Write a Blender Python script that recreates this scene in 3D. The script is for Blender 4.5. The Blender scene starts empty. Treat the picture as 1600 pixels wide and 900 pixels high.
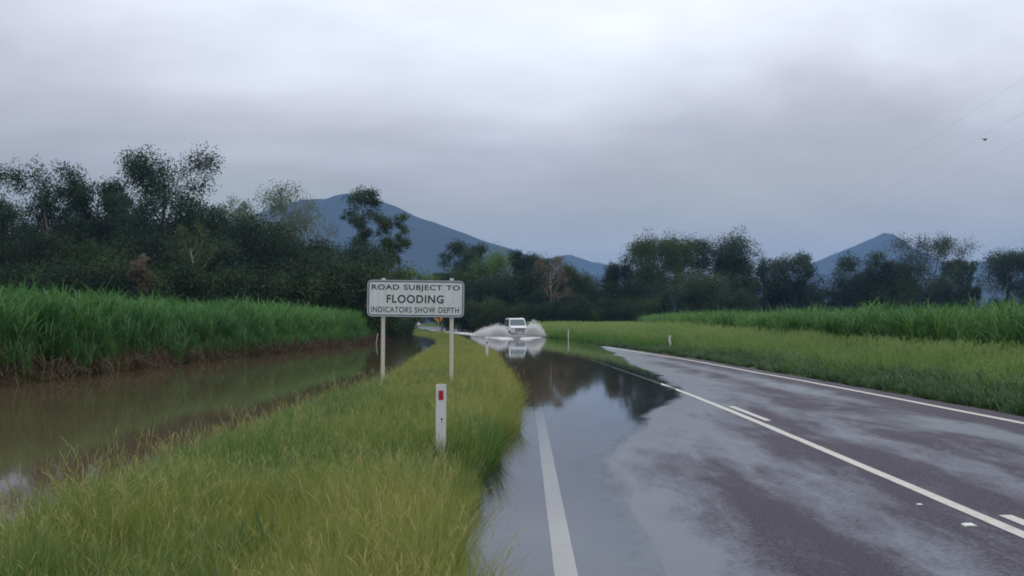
import bpy, bmesh, math, random
import numpy as np
from mathutils import Vector, Matrix

SC = bpy.context.scene
COL = SC.collection
R = math.radians
PI = math.pi

# ------------------------------------------------------------------ camera, world, sun, exposure
CAM_Z = 1.62
F_PX = 1600.0            # focal length in photo pixels (photo 1600 wide)
HOR = 503.0              # photo row of the horizon
cam_data = bpy.data.cameras.new('camera')
cam_data.sensor_width = 36.0
cam_data.lens = 36.0
cam_data.clip_start = 0.1
cam_data.clip_end = 30000
cam = bpy.data.objects.new('camera', cam_data)
COL.objects.link(cam)
cam.location = (0, 0, CAM_Z)
cam.rotation_euler = (R(90) + math.atan((HOR - 450.0) / F_PX), 0, 0)
SC.camera = cam

SC.view_settings.view_transform = 'Standard'
SC.view_settings.look = 'None'
SC.view_settings.gamma = 1
SC.view_settings.use_curve_mapping = False
SC.view_settings.exposure = 0.0

SUN_EL, SUN_AZ = R(58), R(25)     # high behind the cloud, ahead and a little to the right
world = bpy.data.worlds.new('World')
SC.world = world
world.use_nodes = True


def build_world():
    nt = world.node_tree
    nt.nodes.clear()
    N = nt.nodes.new
    L = nt.links.new
    out = N('ShaderNodeOutputWorld')
    bg_sky = N('ShaderNodeBackground')
    bg_sky.inputs['Strength'].default_value = 0.10
    sky = N('ShaderNodeTexSky')
    sky.sky_type = 'NISHITA'
    sky.sun_disc = False
    sky.sun_elevation = SUN_EL
    sky.sun_rotation = SUN_AZ
    L(sky.outputs[0], bg_sky.inputs['Color'])
    # cloud deck: a layer of stratus, flat sheet above the land, seen in perspective
    geo = N('ShaderNodeTexCoord')
    sep = N('ShaderNodeSeparateXYZ')
    L(geo.outputs['Generated'], sep.inputs[0])

    def m(op, a, b=None):
        n = N('ShaderNodeMath')
        n.operation = op
        for i, v in enumerate((a, b)):
            if v is None:
                continue
            if isinstance(v, (int, float)):
                n.inputs[i].default_value = v
            else:
                L(v, n.inputs[i])
        return n.outputs[0]
    zc = m('MAXIMUM', sep.outputs['Z'], 0.0)
    den = m('ADD', zc, 0.42)
    px = m('DIVIDE', sep.outputs['X'], den)
    py = m('DIVIDE', sep.outputs['Y'], den)
    comb = N('ShaderNodeCombineXYZ')
    L(px, comb.inputs[0])
    L(py, comb.inputs[1])
    mp = N('ShaderNodeMapping')
    mp.inputs['Rotation'].default_value = (0, 0, R(-28))
    mp.inputs['Scale'].default_value = (1.0, 1.7, 1)
    mp.inputs['Location'].default_value = (3.3, 1.2, 0)
    L(comb.outputs[0], mp.inputs['Vector'])
    n1 = N('ShaderNodeTexNoise')
    n1.inputs['Scale'].default_value = 1.1
    n1.inputs['Detail'].default_value = 5
    n1.inputs['Roughness'].default_value = 0.5
    n1.inputs['Distortion'].default_value = 0.6
    L(mp.outputs[0], n1.inputs['Vector'])
    n2 = N('ShaderNodeTexNoise')
    n2.inputs['Scale'].default_value = 3.4
    n2.inputs['Detail'].default_value = 4
    n2.inputs['Roughness'].default_value = 0.5
    L(mp.outputs[0], n2.inputs['Vector'])
    # brightness of the deck by elevation (overcast: zenith about three times the horizon)
    ramp = N('ShaderNodeValToRGB')
    cr = ramp.color_ramp
    stops = [(0.0, (0.475, 0.515, 0.41)), (0.06, (0.505, 0.52, 0.44)), (0.11, (0.55, 0.535, 0.515)),
             (0.17, (0.67, 0.655, 0.69)), (0.23, (0.92, 0.93, 1.01)), (0.30, (1.12, 1.16, 1.25)), (1.0, (1.45, 1.47, 1.5))]
    while len(cr.elements) < len(stops):
        cr.elements.new(0.5)
    for e, (p, c) in zip(cr.elements, stops):
        e.position = p
        e.color = (*c, 1)
    wob = m('MULTIPLY', m('SUBTRACT', n1.outputs['Fac'], 0.5), 0.36)
    zz = m('ADD', zc, m('MULTIPLY', wob, m('MINIMUM', m('MULTIPLY', zc, 6.0), 1.0)))
    # the cloud is thinner towards the hidden sun
    L(m('ADD', zz, m('MULTIPLY', sep.outputs['X'], 0.07)), ramp.inputs['Fac'])
    fine = m('ADD', 0.77, m('MULTIPLY', n2.outputs['Fac'], 0.46))
    mul = N('ShaderNodeMix')
    mul.data_type = 'RGBA'
    mul.blend_type = 'MULTIPLY'
    mul.inputs[0].default_value = 1.0
    L(ramp.outputs['Color'], mul.inputs[6])
    L(fine, mul.inputs[7])
    bg_cl = N('ShaderNodeBackground')
    L(mul.outputs[2], bg_cl.inputs['Color'])
    bg_cl.inputs['Strength'].default_value = 1.0
    mix = N('ShaderNodeMixShader')
    mix.inputs[0].default_value = 0.94
    L(bg_sky.outputs[0], mix.inputs[1])
    L(bg_cl.outputs[0], mix.inputs[2])
    L(mix.outputs[0], out.inputs['Surface'])


build_world()
sun_data = bpy.data.lights.new('sun', 'SUN')
sun_data.energy = 0.5
sun_data.angle = R(40)
sun_data.color = (1.0, 0.96, 0.9)
sun = bpy.data.objects.new('sun', sun_data)
COL.objects.link(sun)
sd = Vector((math.sin(SUN_AZ) * math.cos(SUN_EL), math.cos(SUN_AZ) * math.cos(SUN_EL), math.sin(SUN_EL)))
sun.rotation_euler = sd.to_track_quat('Z', 'Y').to_euler()

cy = SC.cycles
cy.use_denoising = True
cy.max_bounces = 6
cy.diffuse_bounces = 3
cy.glossy_bounces = 3
cy.transmission_bounces = 3
cy.volume_bounces = 0
cy.transparent_max_bounces = 8
cy.caustics_reflective = False
cy.caustics_refractive = False
cy.filter_width = 1.8

# ------------------------------------------------------------------ helpers
rng = np.random.default_rng(11)


def tag(o, label=None, cat=None, group=None, kind=None):
    if label:
        o['label'] = label
    if cat:
        o['category'] = cat
    if group:
        o['group'] = group
    if kind:
        o['kind'] = kind
    return o


def empty(name, loc, rz=0.0):
    o = bpy.data.objects.new(name, None)
    o.location = loc
    o.rotation_euler = (0, 0, rz)
    o.empty_display_size = 0.2
    COL.objects.link(o)
    return o


def link(name, me, parent=None, mat=None):
    o = bpy.data.objects.new(name, me)
    COL.objects.link(o)
    if parent is not None:
        o.parent = parent
    if mat is not None and not me.materials:
        me.materials.append(mat)
    return o


def np_mesh(name, V, F, mat=None, attrs=None, smooth=False):
    """V (n,3); F (m,k) with k 3 or 4."""
    V = np.asarray(V, dtype=np.float32)
    F = np.asarray(F, dtype=np.int32)
    me = bpy.data.meshes.new(name)
    me.vertices.add(len(V))
    me.vertices.foreach_set('co', V.ravel())
    k = F.shape[1]
    me.loops.add(F.size)
    me.loops.foreach_set('vertex_index', F.ravel())
    me.polygons.add(len(F))
    me.polygons.foreach_set('loop_start', np.arange(0, F.size, k, dtype=np.int32))
    me.polygons.foreach_set('use_smooth', np.full(len(F), smooth))
    me.update(calc_edges=True)
    for an, arr in (attrs or {}).items():
        a = me.attributes.new(an, 'FLOAT', 'POINT')
        a.data.foreach_set('value', np.asarray(arr, dtype=np.float32))
    if mat is not None:
        me.materials.append(mat)
    return me


def hash2(ix, iy, seed):
    h = (ix.astype(np.int64) * 374761393 + iy.astype(np.int64) * 668265263 + seed * 974711) & 0x7fffffff
    h = ((h ^ (h >> 13)) * 1274126177) & 0x7fffffff
    h = h ^ (h >> 16)
    return (h & 0xffff) / 65535.0


def vnoise(x, y, seed=0):
    x = np.asarray(x, float)
    y = np.asarray(y, float)
    ix, iy = np.floor(x), np.floor(y)
    fx, fy = x - ix, y - iy
    fx = fx * fx * (3 - 2 * fx)
    fy = fy * fy * (3 - 2 * fy)
    a = hash2(ix, iy, seed)
    b = hash2(ix + 1, iy, seed)
    c = hash2(ix, iy + 1, seed)
    d = hash2(ix + 1, iy + 1, seed)
    return (a * (1 - fx) + b * fx) * (1 - fy) + (c * (1 - fx) + d * fx) * fy


def fbm(x, y, seed=0, octaves=4):
    t, amp, s = 0.0, 0.5, 0.0
    for o in range(octaves):
        t = t + amp * vnoise(x * 2 ** o, y * 2 ** o, seed + o * 17)
        s += amp
        amp *= 0.5
    return t / s - 0.5          # about -0.5..0.5


def sstep(a, b, x):
    t = np.clip((np.asarray(x, float) - a) / (b - a), 0, 1)
    return t * t * (3 - 2 * t)


# ------------------------------------------------------------------ lie of the land
def smooth_table(xs, ys):
    xs = np.array(xs, float)
    ys = np.array(ys, float)
    gx = np.arange(xs[0], xs[-1] + 0.5, 0.5)
    gy = np.interp(gx, xs, ys)
    ker = np.hanning(31)
    ker /= ker.sum()
    pad = np.concatenate([gy[0] + (np.arange(-15, 0)) * (gy[1] - gy[0]), gy, gy[-1] + np.arange(1, 16) * (gy[-1] - gy[-2])])
    sm = np.convolve(pad, ker, 'valid')
    return lambda y: np.interp(y, gx, sm)


_dev = smooth_table([-60, 24, 45, 65, 75, 107, 136, 200, 236, 300, 350, 460, 900],
                    [0, 0, 0.85, 2.3, 3.3, 6.3, 10.0, 18.5, 23.5, 33, 43, 72, 240])


def xc(y):
    """x of the road's centre line at distance y."""
    y = np.asarray(y, float)
    return 3.695 + 0.0125 * y - _dev(y)


_ub = smooth_table([-60, 4, 9, 10.2, 11, 12.2, 13.9, 15.5, 17.6, 18.9, 20.3, 22.3, 27.3, 31, 34.6, 41, 48, 56, 64.8, 75, 90, 130, 160, 180, 200, 900],
                   [-2.75, -2.75, -2.75, -2.75, -2.75, -2.7, -2.5, -2.2, -1.6, -0.95, -0.45, 0.12, 0.53, 0.7, 0.76, 1.1, 1.9, 2.8, 3.5, 6.2, 12, 12, 5, -2, -9, -12])
_xd = smooth_table([-60, 8, 11, 18, 22, 29, 40, 50, 62, 77, 96, 120, 150, 200, 900],
                   [-3.5, -3.5, -3.8, -3.65, -3.4, -3.5, -4.1, -4.7, -5.2, -5.9, -7.4, -10.5, -16, -26, -330])
_xf = smooth_table([-60, 20, 42, 62, 81, 100, 900], [-13.6, -13.4, -13.0, -11.9, -11.3, -12.5, -90])   # front of the left cane


def z_road(u, y):
    k = 0.0155
    z = k * (u - _ub(y))
    z = z + (0.011 - 0.007 * sstep(-2.6, -3.2, u)) * fbm(u * 0.55 + 4, y * 0.22, 3, 3) + 0.005 * fbm(u * 1.7, y * 0.9, 8, 2)
    return np.clip(z, -0.22, 0.13)


def z_land(x, y):
    """natural surface without the road's pavement"""
    x = np.asarray(x, float)
    y = np.asarray(y, float)
    u = x - xc(y)
    rough = 0.05 * fbm(x * 0.5, y * 0.5, 5, 3)
    # right: verge rising to the cane field
    zr = z_road(np.full_like(u, 4.5), y)
    right = zr * (1 - sstep(4.6, 8.0, u)) + (0.30 + rough) * sstep(4.6, 8.0, u)
    # left: verge, ditch, cane field
    zl = np.maximum(z_road(np.full_like(u, -4.1), y), -0.06)
    vmid = np.minimum(sstep(-4.0, -4.7, u), 1.0)
    verge = zl * (1 - vmid) + (0.14 - 0.09 * sstep(30, 70, y) + rough) * vmid
    xd = _xd(y)
    near_end = 1 - sstep(105, 150, y)
    ditch = -0.55
    tl = sstep(0.9, -1.6, x - xd)          # verge falls to the ditch
    left = verge * (1 - tl) + ditch * tl
    xf = _xf(y)
    tc = sstep(1.6, -0.8, x - xf)
    left = left * (1 - tc) + (0.22 + rough) * tc
    # the ditch closes with a grassy bank far down the road
    tb = sstep(128, 150, y)
    left = left * (1 - tb) + (0.12 + rough + 0.12 * (1 - sstep(150, 190, y)) * 0) * tb
    w = sstep(-0.5, 0.5, u)
    return left * (1 - w) + right * w


U_L, U_R = -4.15, 4.5


def z_all(x, y):
    u = np.asarray(x, float) - xc(y)
    land = z_land(x, y)
    inside = (u > U_L) & (u < U_R)
    return np.where(inside, z_road(u, y), land)


def grow(a, b, step, ratio):
    out = [a]
    s = step
    while out[-1] < b:
        s *= ratio
        out.append(out[-1] + s)
    out[-1] = b
    return out


# ------------------------------------------------------------------ material helpers
def new_mat(name):
    m = bpy.data.materials.new(name)
    m.use_nodes = True
    nt = m.node_tree
    nt.nodes.clear()
    out = nt.nodes.new('ShaderNodeOutputMaterial')
    return m, nt, out


class NT:
    def __init__(self, nt):
        self.nt = nt

    def n(self, t, **kw):
        nd = self.nt.nodes.new(t)
        for k, v in kw.items():
            setattr(nd, k, v)
        return nd

    def l(self, a, b):
        self.nt.links.new(a, b)

    def m(self, op, a, b=None, c=None):
        nd = self.n('ShaderNodeMath', operation=op)
        for i, v in enumerate((a, b, c)):
            if v is None:
                continue
            if isinstance(v, (int, float)):
                nd.inputs[i].default_value = v
            else:
                self.l(v, nd.inputs[i])
        return nd.outputs[0]

    def mix(self, fac, a, b, blend='MIX'):
        nd = self.n('ShaderNodeMix', data_type='RGBA', blend_type=blend)
        for s, v in ((nd.inputs[0], fac), (nd.inputs[6], a), (nd.inputs[7], b)):
            if isinstance(v, (int, float)):
                s.default_value = v
            elif isinstance(v, tuple):
                s.default_value = (*v, 1) if len(v) == 3 else v
            else:
                self.l(v, s)
        return nd.outputs[2]

    def attr(self, name, kind='GEOMETRY'):
        nd = self.n('ShaderNodeAttribute', attribute_type=kind, attribute_name=name)
        return nd.outputs['Fac']

    def noise(self, vec, scale, detail=3, rough=0.5, dist=0.0):
        nd = self.n('ShaderNodeTexNoise')
        nd.inputs['Scale'].default_value = scale
        nd.inputs['Detail'].default_value = detail
        nd.inputs['Roughness'].default_value = rough
        nd.inputs['Distortion'].default_value = dist
        if vec is not None:
            self.l(vec, nd.inputs['Vector'])
        return nd.outputs['Fac']

    def ramp(self, fac, stops):
        nd = self.n('ShaderNodeValToRGB')
        while len(nd.color_ramp.elements) < len(stops):
            nd.color_ramp.elements.new(0.5)
        for e, (p, c) in zip(nd.color_ramp.elements, stops):
            e.position = p
            e.color = (c, c, c, 1) if isinstance(c, (int, float)) else (*c, 1)
        self.l(fac, nd.inputs['Fac'])
        return nd.outputs['Color']


def plain(name, color, rough=0.5, metallic=0.0, spec=0.5, wear=0.12, scale=8.0, coat=0.0):
    m, nt, out = new_mat(name)
    g = NT(nt)
    b = g.n('ShaderNodeBsdfPrincipled')
    tc = g.n('ShaderNodeTexCoord')
    nz = g.noise(tc.outputs['Object'], scale, 5, 0.6)
    dark = tuple(c * (1 - 2.2 * wear) for c in color)
    g.l(g.mix(nz, dark, tuple(min(1, c * (1 + wear)) for c in color)), b.inputs['Base Color'])
    b.inputs['Roughness'].default_value = rough
    b.inputs['Metallic'].default_value = metallic
    b.inputs['Specular IOR Level'].default_value = spec
    b.inputs['Coat Weight'].default_value = coat
    g.l(b.outputs[0], out.inputs['Surface'])
    return m


def leaf_mat(name, c_a, c_b, c_dry, transl=0.35, gloss=0.05, rough=0.5, use_inst=True):
    """c_a..c_b: greens mixed by per-leaf 'tone' and by the clump's own 'tint'; c_dry by 'dry'."""
    m, nt, out = new_mat(name)
    g = NT(nt)
    tone = g.attr('tone')
    fac = tone
    if use_inst:
        fac = g.m('MINIMUM', g.m('MAXIMUM', g.m('ADD', g.m('MULTIPLY', tone, 0.6), g.m('MULTIPLY', g.attr('tint', 'INSTANCER'), 0.6)), 0.0), 1.0)
    col = g.mix(fac, c_a, c_b)
    col = g.mix(g.attr('dry'), col, c_dry)
    d = g.n('ShaderNodeBsdfDiffuse')
    t = g.n('ShaderNodeBsdfTranslucent')
    s = g.n('ShaderNodeBsdfGlossy')
    s.inputs['Roughness'].default_value = rough
    s.inputs['Color'].default_value = (0.8, 0.85, 0.9, 1)
    g.l(col, d.inputs['Color'])
    g.l(col, t.inputs['Color'])
    mx = g.n('ShaderNodeMixShader')
    mx.inputs[0].default_value = transl
    g.l(d.outputs[0], mx.inputs[1])
    g.l(t.outputs[0], mx.inputs[2])
    mx2 = g.n('ShaderNodeMixShader')
    mx2.inputs[0].default_value = gloss
    g.l(mx.outputs[0], mx2.inputs[1])
    g.l(s.outputs[0], mx2.inputs[2])
    g.l(mx2.outputs[0], out.inputs['Surface'])
    return m


def mat_ground():
    m, nt, out = new_mat('ground_soil')
    g = NT(nt)
    b = g.n('ShaderNodeBsdfPrincipled')
    tc = g.n('ShaderNodeTexCoord')
    n1 = g.noise(tc.outputs['Object'], 0.4, 6, 0.6)
    n2 = g.noise(tc.outputs['Object'], 9.0, 4, 0.6)
    c = g.mix(g.ramp(n1, [(0.35, 0.0), (0.65, 1.0)]), (0.045, 0.075, 0.022), (0.075, 0.095, 0.03))
    c = g.mix(g.m('MULTIPLY', n2, 0.55), c, (0.05, 0.038, 0.024))
    g.l(c, b.inputs['Base Color'])
    b.inputs['Roughness'].default_value = 0.9
    b.inputs['Specular IOR Level'].default_value = 0.2
    bp = g.n('ShaderNodeBump')
    bp.inputs['Strength'].default_value = 0.6
    bp.inputs['Distance'].default_value = 0.05
    g.l(n2, bp.inputs['Height'])
    g.l(bp.outputs[0], b.inputs['Normal'])
    g.l(b.outputs[0], out.inputs['Surface'])
    return m


def mat_asphalt():
    """wet chip seal; thin water film lies in the wheel tracks ('film' per vertex) and in blotches"""
    m, nt, out = new_mat('wet_asphalt')
    g = NT(nt)
    b = g.n('ShaderNodeBsdfPrincipled')
    u, s = g.attr('u'), g.attr('s')
    cb = g.n('ShaderNodeCombineXYZ')
    g.l(u, cb.inputs[0])
    g.l(g.m('MULTIPLY', s, 0.26), cb.inputs[1])
    big = g.noise(cb.outputs[0], 0.75, 4, 0.55, 0.5)
    mid = g.noise(cb.outputs[0], 3.2, 5, 0.62, 0.4)
    tc = g.n('ShaderNodeTexCoord')
    chips = g.ramp(g.noise(tc.outputs['Object'], 48.0, 3, 0.75), [(0.35, 0.0), (0.65, 1.0)])
    speck = g.noise(tc.outputs['Object'], 22.0, 3, 0.7)
    film = g.m('ADD', g.attr('film'), g.m('ADD', g.m('MULTIPLY', g.m('SUBTRACT', big, 0.5), 1.9), g.m('MULTIPLY', g.m('SUBTRACT', mid, 0.5), 1.1)))
    film = g.m('ADD', film, g.m('MULTIPLY', g.m('SUBTRACT', speck, 0.5), 0.9))
    f = g.ramp(film, [(0.22, 0.0), (0.86, 1.0)])
    dry = g.mix(chips, (0.009, 0.0075, 0.013), (0.070, 0.055, 0.088))
    wet = g.mix(chips, (0.018, 0.025, 0.040), (0.036, 0.048, 0.072))
    g.l(g.mix(f, dry, wet), b.inputs['Base Color'])
    g.l(g.m('SUBTRACT', 0.6, g.m('MULTIPLY', f, 0.28)), b.inputs['Roughness'])
    b.inputs['IOR'].default_value = 1.33
    above = g.m('SUBTRACT', 1.0, g.attr('sunk'))       # no air interface on what lies under water
    g.l(g.m('MULTIPLY', g.m('SUBTRACT', 0.34, g.m('MULTIPLY', f, 0.14)), above), b.inputs['Specular IOR Level'])
    g.l(g.m('MULTIPLY', g.m('MULTIPLY', f, 0.8), above), b.inputs['Coat Weight'])
    b.inputs['Coat IOR'].default_value = 1.33
    b.inputs['Coat Roughness'].default_value = 0.24
    bp = g.n('ShaderNodeBump')
    bp.inputs['Distance'].default_value = 0.012
    g.l(g.m('SUBTRACT', 0.55, g.m('MULTIPLY', f, 0.49)), bp.inputs['Strength'])
    g.l(chips, bp.inputs['Height'])
    g.l(bp.outputs[0], b.inputs['Normal'])
    g.l(b.outputs[0], out.inputs['Surface'])
    return m


def mat_paint():
    m, nt, out = new_mat('road_paint')
    g = NT(nt)
    b = g.n('ShaderNodeBsdfPrincipled')
    tc = g.n('ShaderNodeTexCoord')
    n1 = g.noise(tc.outputs['Object'], 6.0, 6, 0.7)
    n2 = g.noise(tc.outputs['Object'], 70.0, 3, 0.7)
    w = g.ramp(g.m('ADD', g.m('MULTIPLY', n1, 0.45), g.m('MULTIPLY', n2, 0.55)), [(0.36, 0.0), (0.47, 1.0)])
    g.l(g.mix(w, (0.2, 0.195, 0.185), (0.44, 0.425, 0.38)), b.inputs['Base Color'])
    b.inputs['Roughness'].default_value = 0.45
    g.l(b.outputs[0], out.inputs['Surface'])
    return m


def mat_water():
    m, nt, out = new_mat('flood_water')
    g = NT(nt)
    depth = g.attr('depth')
    tc = g.n('ShaderNodeTexCoord')
    mp = g.n('ShaderNodeMapping')
    mp.inputs['Scale'].default_value = (1.0, 0.55, 1.0)
    g.l(tc.outputs['Object'], mp.inputs['Vector'])
    w1 = g.noise(mp.outputs[0], 2.2, 3, 0.55)
    w2 = g.noise(mp.outputs[0], 9.0, 2, 0.5)
    hgt = g.m('ADD', w1, g.m('MULTIPLY', w2, 0.18))
    bp = g.n('ShaderNodeBump')
    bp.inputs['Distance'].default_value = 0.02
    g.l(g.m('ADD', 0.045, g.m('MULTIPLY', g.attr('chop'), 0.8)), bp.inputs['Strength'])
    g.l(hgt, bp.inputs['Height'])
    fr = g.n('ShaderNodeFresnel')
    fr.inputs['IOR'].default_value = 1.36
    g.l(bp.outputs[0], fr.inputs['Normal'])
    gl = g.n('ShaderNodeBsdfGlossy')
    gl.inputs['Color'].default_value = (0.93, 0.96, 1, 1)
    gl.inputs['Roughness'].default_value = 0.035
    g.l(bp.outputs[0], gl.inputs['Normal'])
    mud = g.n('ShaderNodeBsdfDiffuse')
    md = g.noise(tc.outputs['Object'], 0.35, 4, 0.6)
    g.l(g.mix(md, (0.075, 0.053, 0.030), (0.115, 0.083, 0.047)), mud.inputs['Color'])
    tr = g.n('ShaderNodeBsdfTransparent')
    turb = g.m('SUBTRACT', 1.0, g.m('EXPONENT', g.m('MULTIPLY', g.m('POWER', g.m('MULTIPLY', depth, 27.0), 1.8), -1.0)))
    body = g.n('ShaderNodeMixShader')
    g.l(turb, body.inputs[0])
    g.l(tr.outputs[0], body.inputs[1])
    g.l(mud.outputs[0], body.inputs[2])
    mx = g.n('ShaderNodeMixShader')
    g.l(fr.outputs[0], mx.inputs[0])
    g.l(body.outputs[0], mx.inputs[1])
    g.l(gl.outputs[0], mx.inputs[2])
    # a skin of water a few millimetres deep breaks up on the chips of the seal
    rim = g.n('ShaderNodeMixShader')
    ncl = g.noise(tc.outputs['Object'], 3.0, 4, 0.6)
    g.l(g.ramp(g.m('ADD', g.m('MULTIPLY', depth, 90.0), g.m('MULTIPLY', g.m('SUBTRACT', ncl, 0.5), 0.5)), [(0.03, 0.0), (0.28, 1.0)]), rim.inputs[0])
    tr2 = g.n('ShaderNodeBsdfTransparent')
    g.l(tr2.outputs[0], rim.inputs[1])
    g.l(mx.outputs[0], rim.inputs[2])
    g.l(rim.outputs[0], out.inputs['Surface'])
    return m


def mat_bark(name, ca, cb):
    m, nt, out = new_mat(name)
    g = NT(nt)
    b = g.n('ShaderNodeBsdfPrincipled')
    tc = g.n('ShaderNodeTexCoord')
    n1 = g.noise(tc.outputs['Object'], 3.0, 5, 0.7)
    g.l(g.mix(n1, ca, cb), b.inputs['Base Color'])
    b.inputs['Roughness'].default_value = 0.9
    bp = g.n('ShaderNodeBump')
    bp.inputs['Strength'].default_value = 0.5
    g.l(n1, bp.inputs['Height'])
    g.l(bp.outputs[0], b.inputs['Normal'])
    g.l(b.outputs[0], out.inputs['Surface'])
    return m


def mat_mountain():
    m, nt, out = new_mat('mountain_forest')
    g = NT(nt)
    b = g.n('ShaderNodeBsdfPrincipled')
    tc = g.n('ShaderNodeTexCoord')
    n1 = g.noise(tc.outputs['Object'], 0.012, 6, 0.65)
    n2 = g.noise(tc.outputs['Object'], 0.06, 3, 0.6)
    g.l(g.mix(g.m('ADD', g.m('MULTIPLY', n1, 0.5), g.m('MULTIPLY', n2, 0.5)), (0.006, 0.012, 0.010), (0.06, 0.075, 0.045)), b.inputs['Base Color'])
    b.inputs['Roughness'].default_value = 1.0
    b.inputs['Specular IOR Level'].default_value = 0.0
    bp = g.n('ShaderNodeBump')
    bp.inputs['Strength'].default_value = 0.8
    bp.inputs['Distance'].default_value = 12.0
    g.l(n2, bp.inputs['Height'])
    g.l(bp.outputs[0], b.inputs['Normal'])
    g.l(b.outputs[0], out.inputs['Surface'])
    return m


M_ground = mat_ground()
M_asphalt = mat_asphalt()
M_paint = mat_paint()
M_water = mat_water()
M_mount = mat_mountain()

# ------------------------------------------------------------------ the setting: ground, road, water, mountains
def grid_faces(nx, ny):
    i = np.arange(nx - 1)
    j = np.arange(ny - 1)
    a = (j[:, None] * nx + i[None, :]).ravel()
    return np.stack([a, a + 1, a + nx + 1, a + nx], 1)


def build_ground():
    xs = sorted(set([-v for v in grow(10, 6000, 0.5, 1.16)] + list(np.arange(-10, 11, 0.34)) + grow(11, 6000, 0.5, 1.16)))
    ys = [-v for v in reversed(grow(6, 6000, 2, 1.3))] + list(np.arange(-5.5, 64, 0.5)) + list(np.arange(64, 260, 1.5)) + grow(260, 6000, 2, 1.14)
    X, Y = np.meshgrid(np.array(xs), np.array(ys))
    u = X - xc(Y)
    Z = z_land(X, Y)
    under = sstep(U_L - 0.25, U_L + 0.1, u) * (1 - sstep(U_R - 0.1, U_R + 0.25, u))
    # under the pavement the ground is a formation 0.2 m lower
    zr = z_road(np.clip(u, U_L, U_R), Y) - 0.2
    Z = Z * (1 - under) + np.minimum(zr, Z) * under
    V = np.stack([X.ravel(), Y.ravel(), Z.ravel()], 1)
    me = np_mesh('ground', V, grid_faces(len(xs), len(ys)), M_ground, smooth=True)
    tag(link('ground', me), kind='structure')


def build_road():
    us = np.array([U_L] + list(np.linspace(-4.0, 4.35, 40)) + [U_R])
    ys = np.array(list(np.arange(-6, 64, 0.35)) + list(np.arange(64, 240, 1.0)) + list(np.arange(240, 520, 4)))
    U, Y = np.meshgrid(us, ys)
    Z = z_road(U, Y)
    # thin ravelled edges drop to the formation
    edge = (U <= U_L + 1e-6) | (U >= U_R - 1e-6)
    Z = np.where(edge, Z - 0.16, Z)
    X = xc(Y) + U + np.where(np.abs(U) > 3.99, 0.09 * fbm(Y * 0.8, U * 0 + 2, 31, 3) * 2, 0)
    tracks = sum(np.exp(-((U - c) / w) ** 2) * a for c, w, a in
                 ((-2.82, 0.42, 0.92), (-0.98, 0.38, 0.85), (0.98, 0.36, 0.8), (2.78, 0.42, 0.85), (-3.9, 0.5, 0.9)))
    lane = np.clip(tracks, 0, 1)
    film = 0.16 + 0.72 * lane - 0.25 * sstep(3.3, 3.7, U)
    # near the flood everything is awash
    near_water = sstep(0.045, 0.004, Z) * (1 - np.exp(-((U + 1.8) / 0.55) ** 2) * sstep(20, 8, Y) * 0.6)
    film = np.maximum(film, near_water * 0.95)
    V = np.stack([X.ravel(), Y.ravel(), Z.ravel()], 1)
    me = np_mesh('road', V, grid_faces(len(us), len(ys)), M_asphalt, {'u': U.ravel(), 's': Y.ravel(), 'film': film.ravel(), 'sunk': sstep(0.001, -0.009, Z).ravel()}, smooth=True)
    tag(link('road', me), kind='structure')


def road_strip(name, u0, u1, y0, y1, step=0.35, lift=0.004):
    n = max(2, int((y1 - y0) / step) + 1)
    ys = np.linspace(y0, y1, n)
    us = np.linspace(u0, u1, 3)
    U, Y = np.meshgrid(us, ys)
    wob = 0.006 * fbm(Y * 2.0, U * 30, 77, 2)
    V = np.stack([(xc(Y) + U + wob).ravel(), Y.ravel(), (z_road(U, Y) + lift).ravel()], 1)
    me = np_mesh(name, V, grid_faces(3, n), M_paint, smooth=True)
    o = link(name, me)
    tag(o, kind='structure')
    return o


def build_markings():
    road_strip('edge_line', -3.505, -3.355, -5, 240)
    road_strip('edge_line', 3.76, 3.90, -5, 240)
    road_strip('centre_line', -0.06, 0.06, -5, 240)
    for y in (5.4, 16.5):
        road_strip('lane_dash', 0.16, 0.27, y, y + 3.0, 0.3)


def build_water():
    xs = np.array(sorted(set(list(np.arange(-16, 14, 0.3)) + [-v for v in grow(16, 60, 0.6, 1.15)] + grow(14, 20, 0.6, 1.15))))
    ys = np.array(list(np.arange(-6, 70, 0.4)) + list(np.arange(70, 215, 1.2)))
    X, Y = np.meshgrid(xs, ys)
    H = z_all(X, Y)
    nx, ny = len(xs), len(ys)
    F = grid_faces(nx, ny)
    low = (H.ravel()[F].min(1) < 0.02)
    ok = low & (Y.ravel()[F].max(1) < 205)
    F = F[ok]
    used = np.unique(F)
    remap = np.full(nx * ny, -1)
    remap[used] = np.arange(len(used))
    V = np.stack([X.ravel(), Y.ravel(), np.zeros(nx * ny)], 1)[used]
    depth = np.maximum(-H.ravel()[used], 0)
    d = np.hypot((V[:, 0] - 0.4) / 1.0, (V[:, 1] - 116) / 2.6)
    chop = np.exp(-(d / 8.0) ** 2) * 0.8 + 0.03 * sstep(14, 40, V[:, 1])
    me = np_mesh('flood_water', V, remap[F], M_water, {'depth': depth, 'chop': chop}, smooth=True)
    tag(link('flood_water', me), kind='structure')


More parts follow.
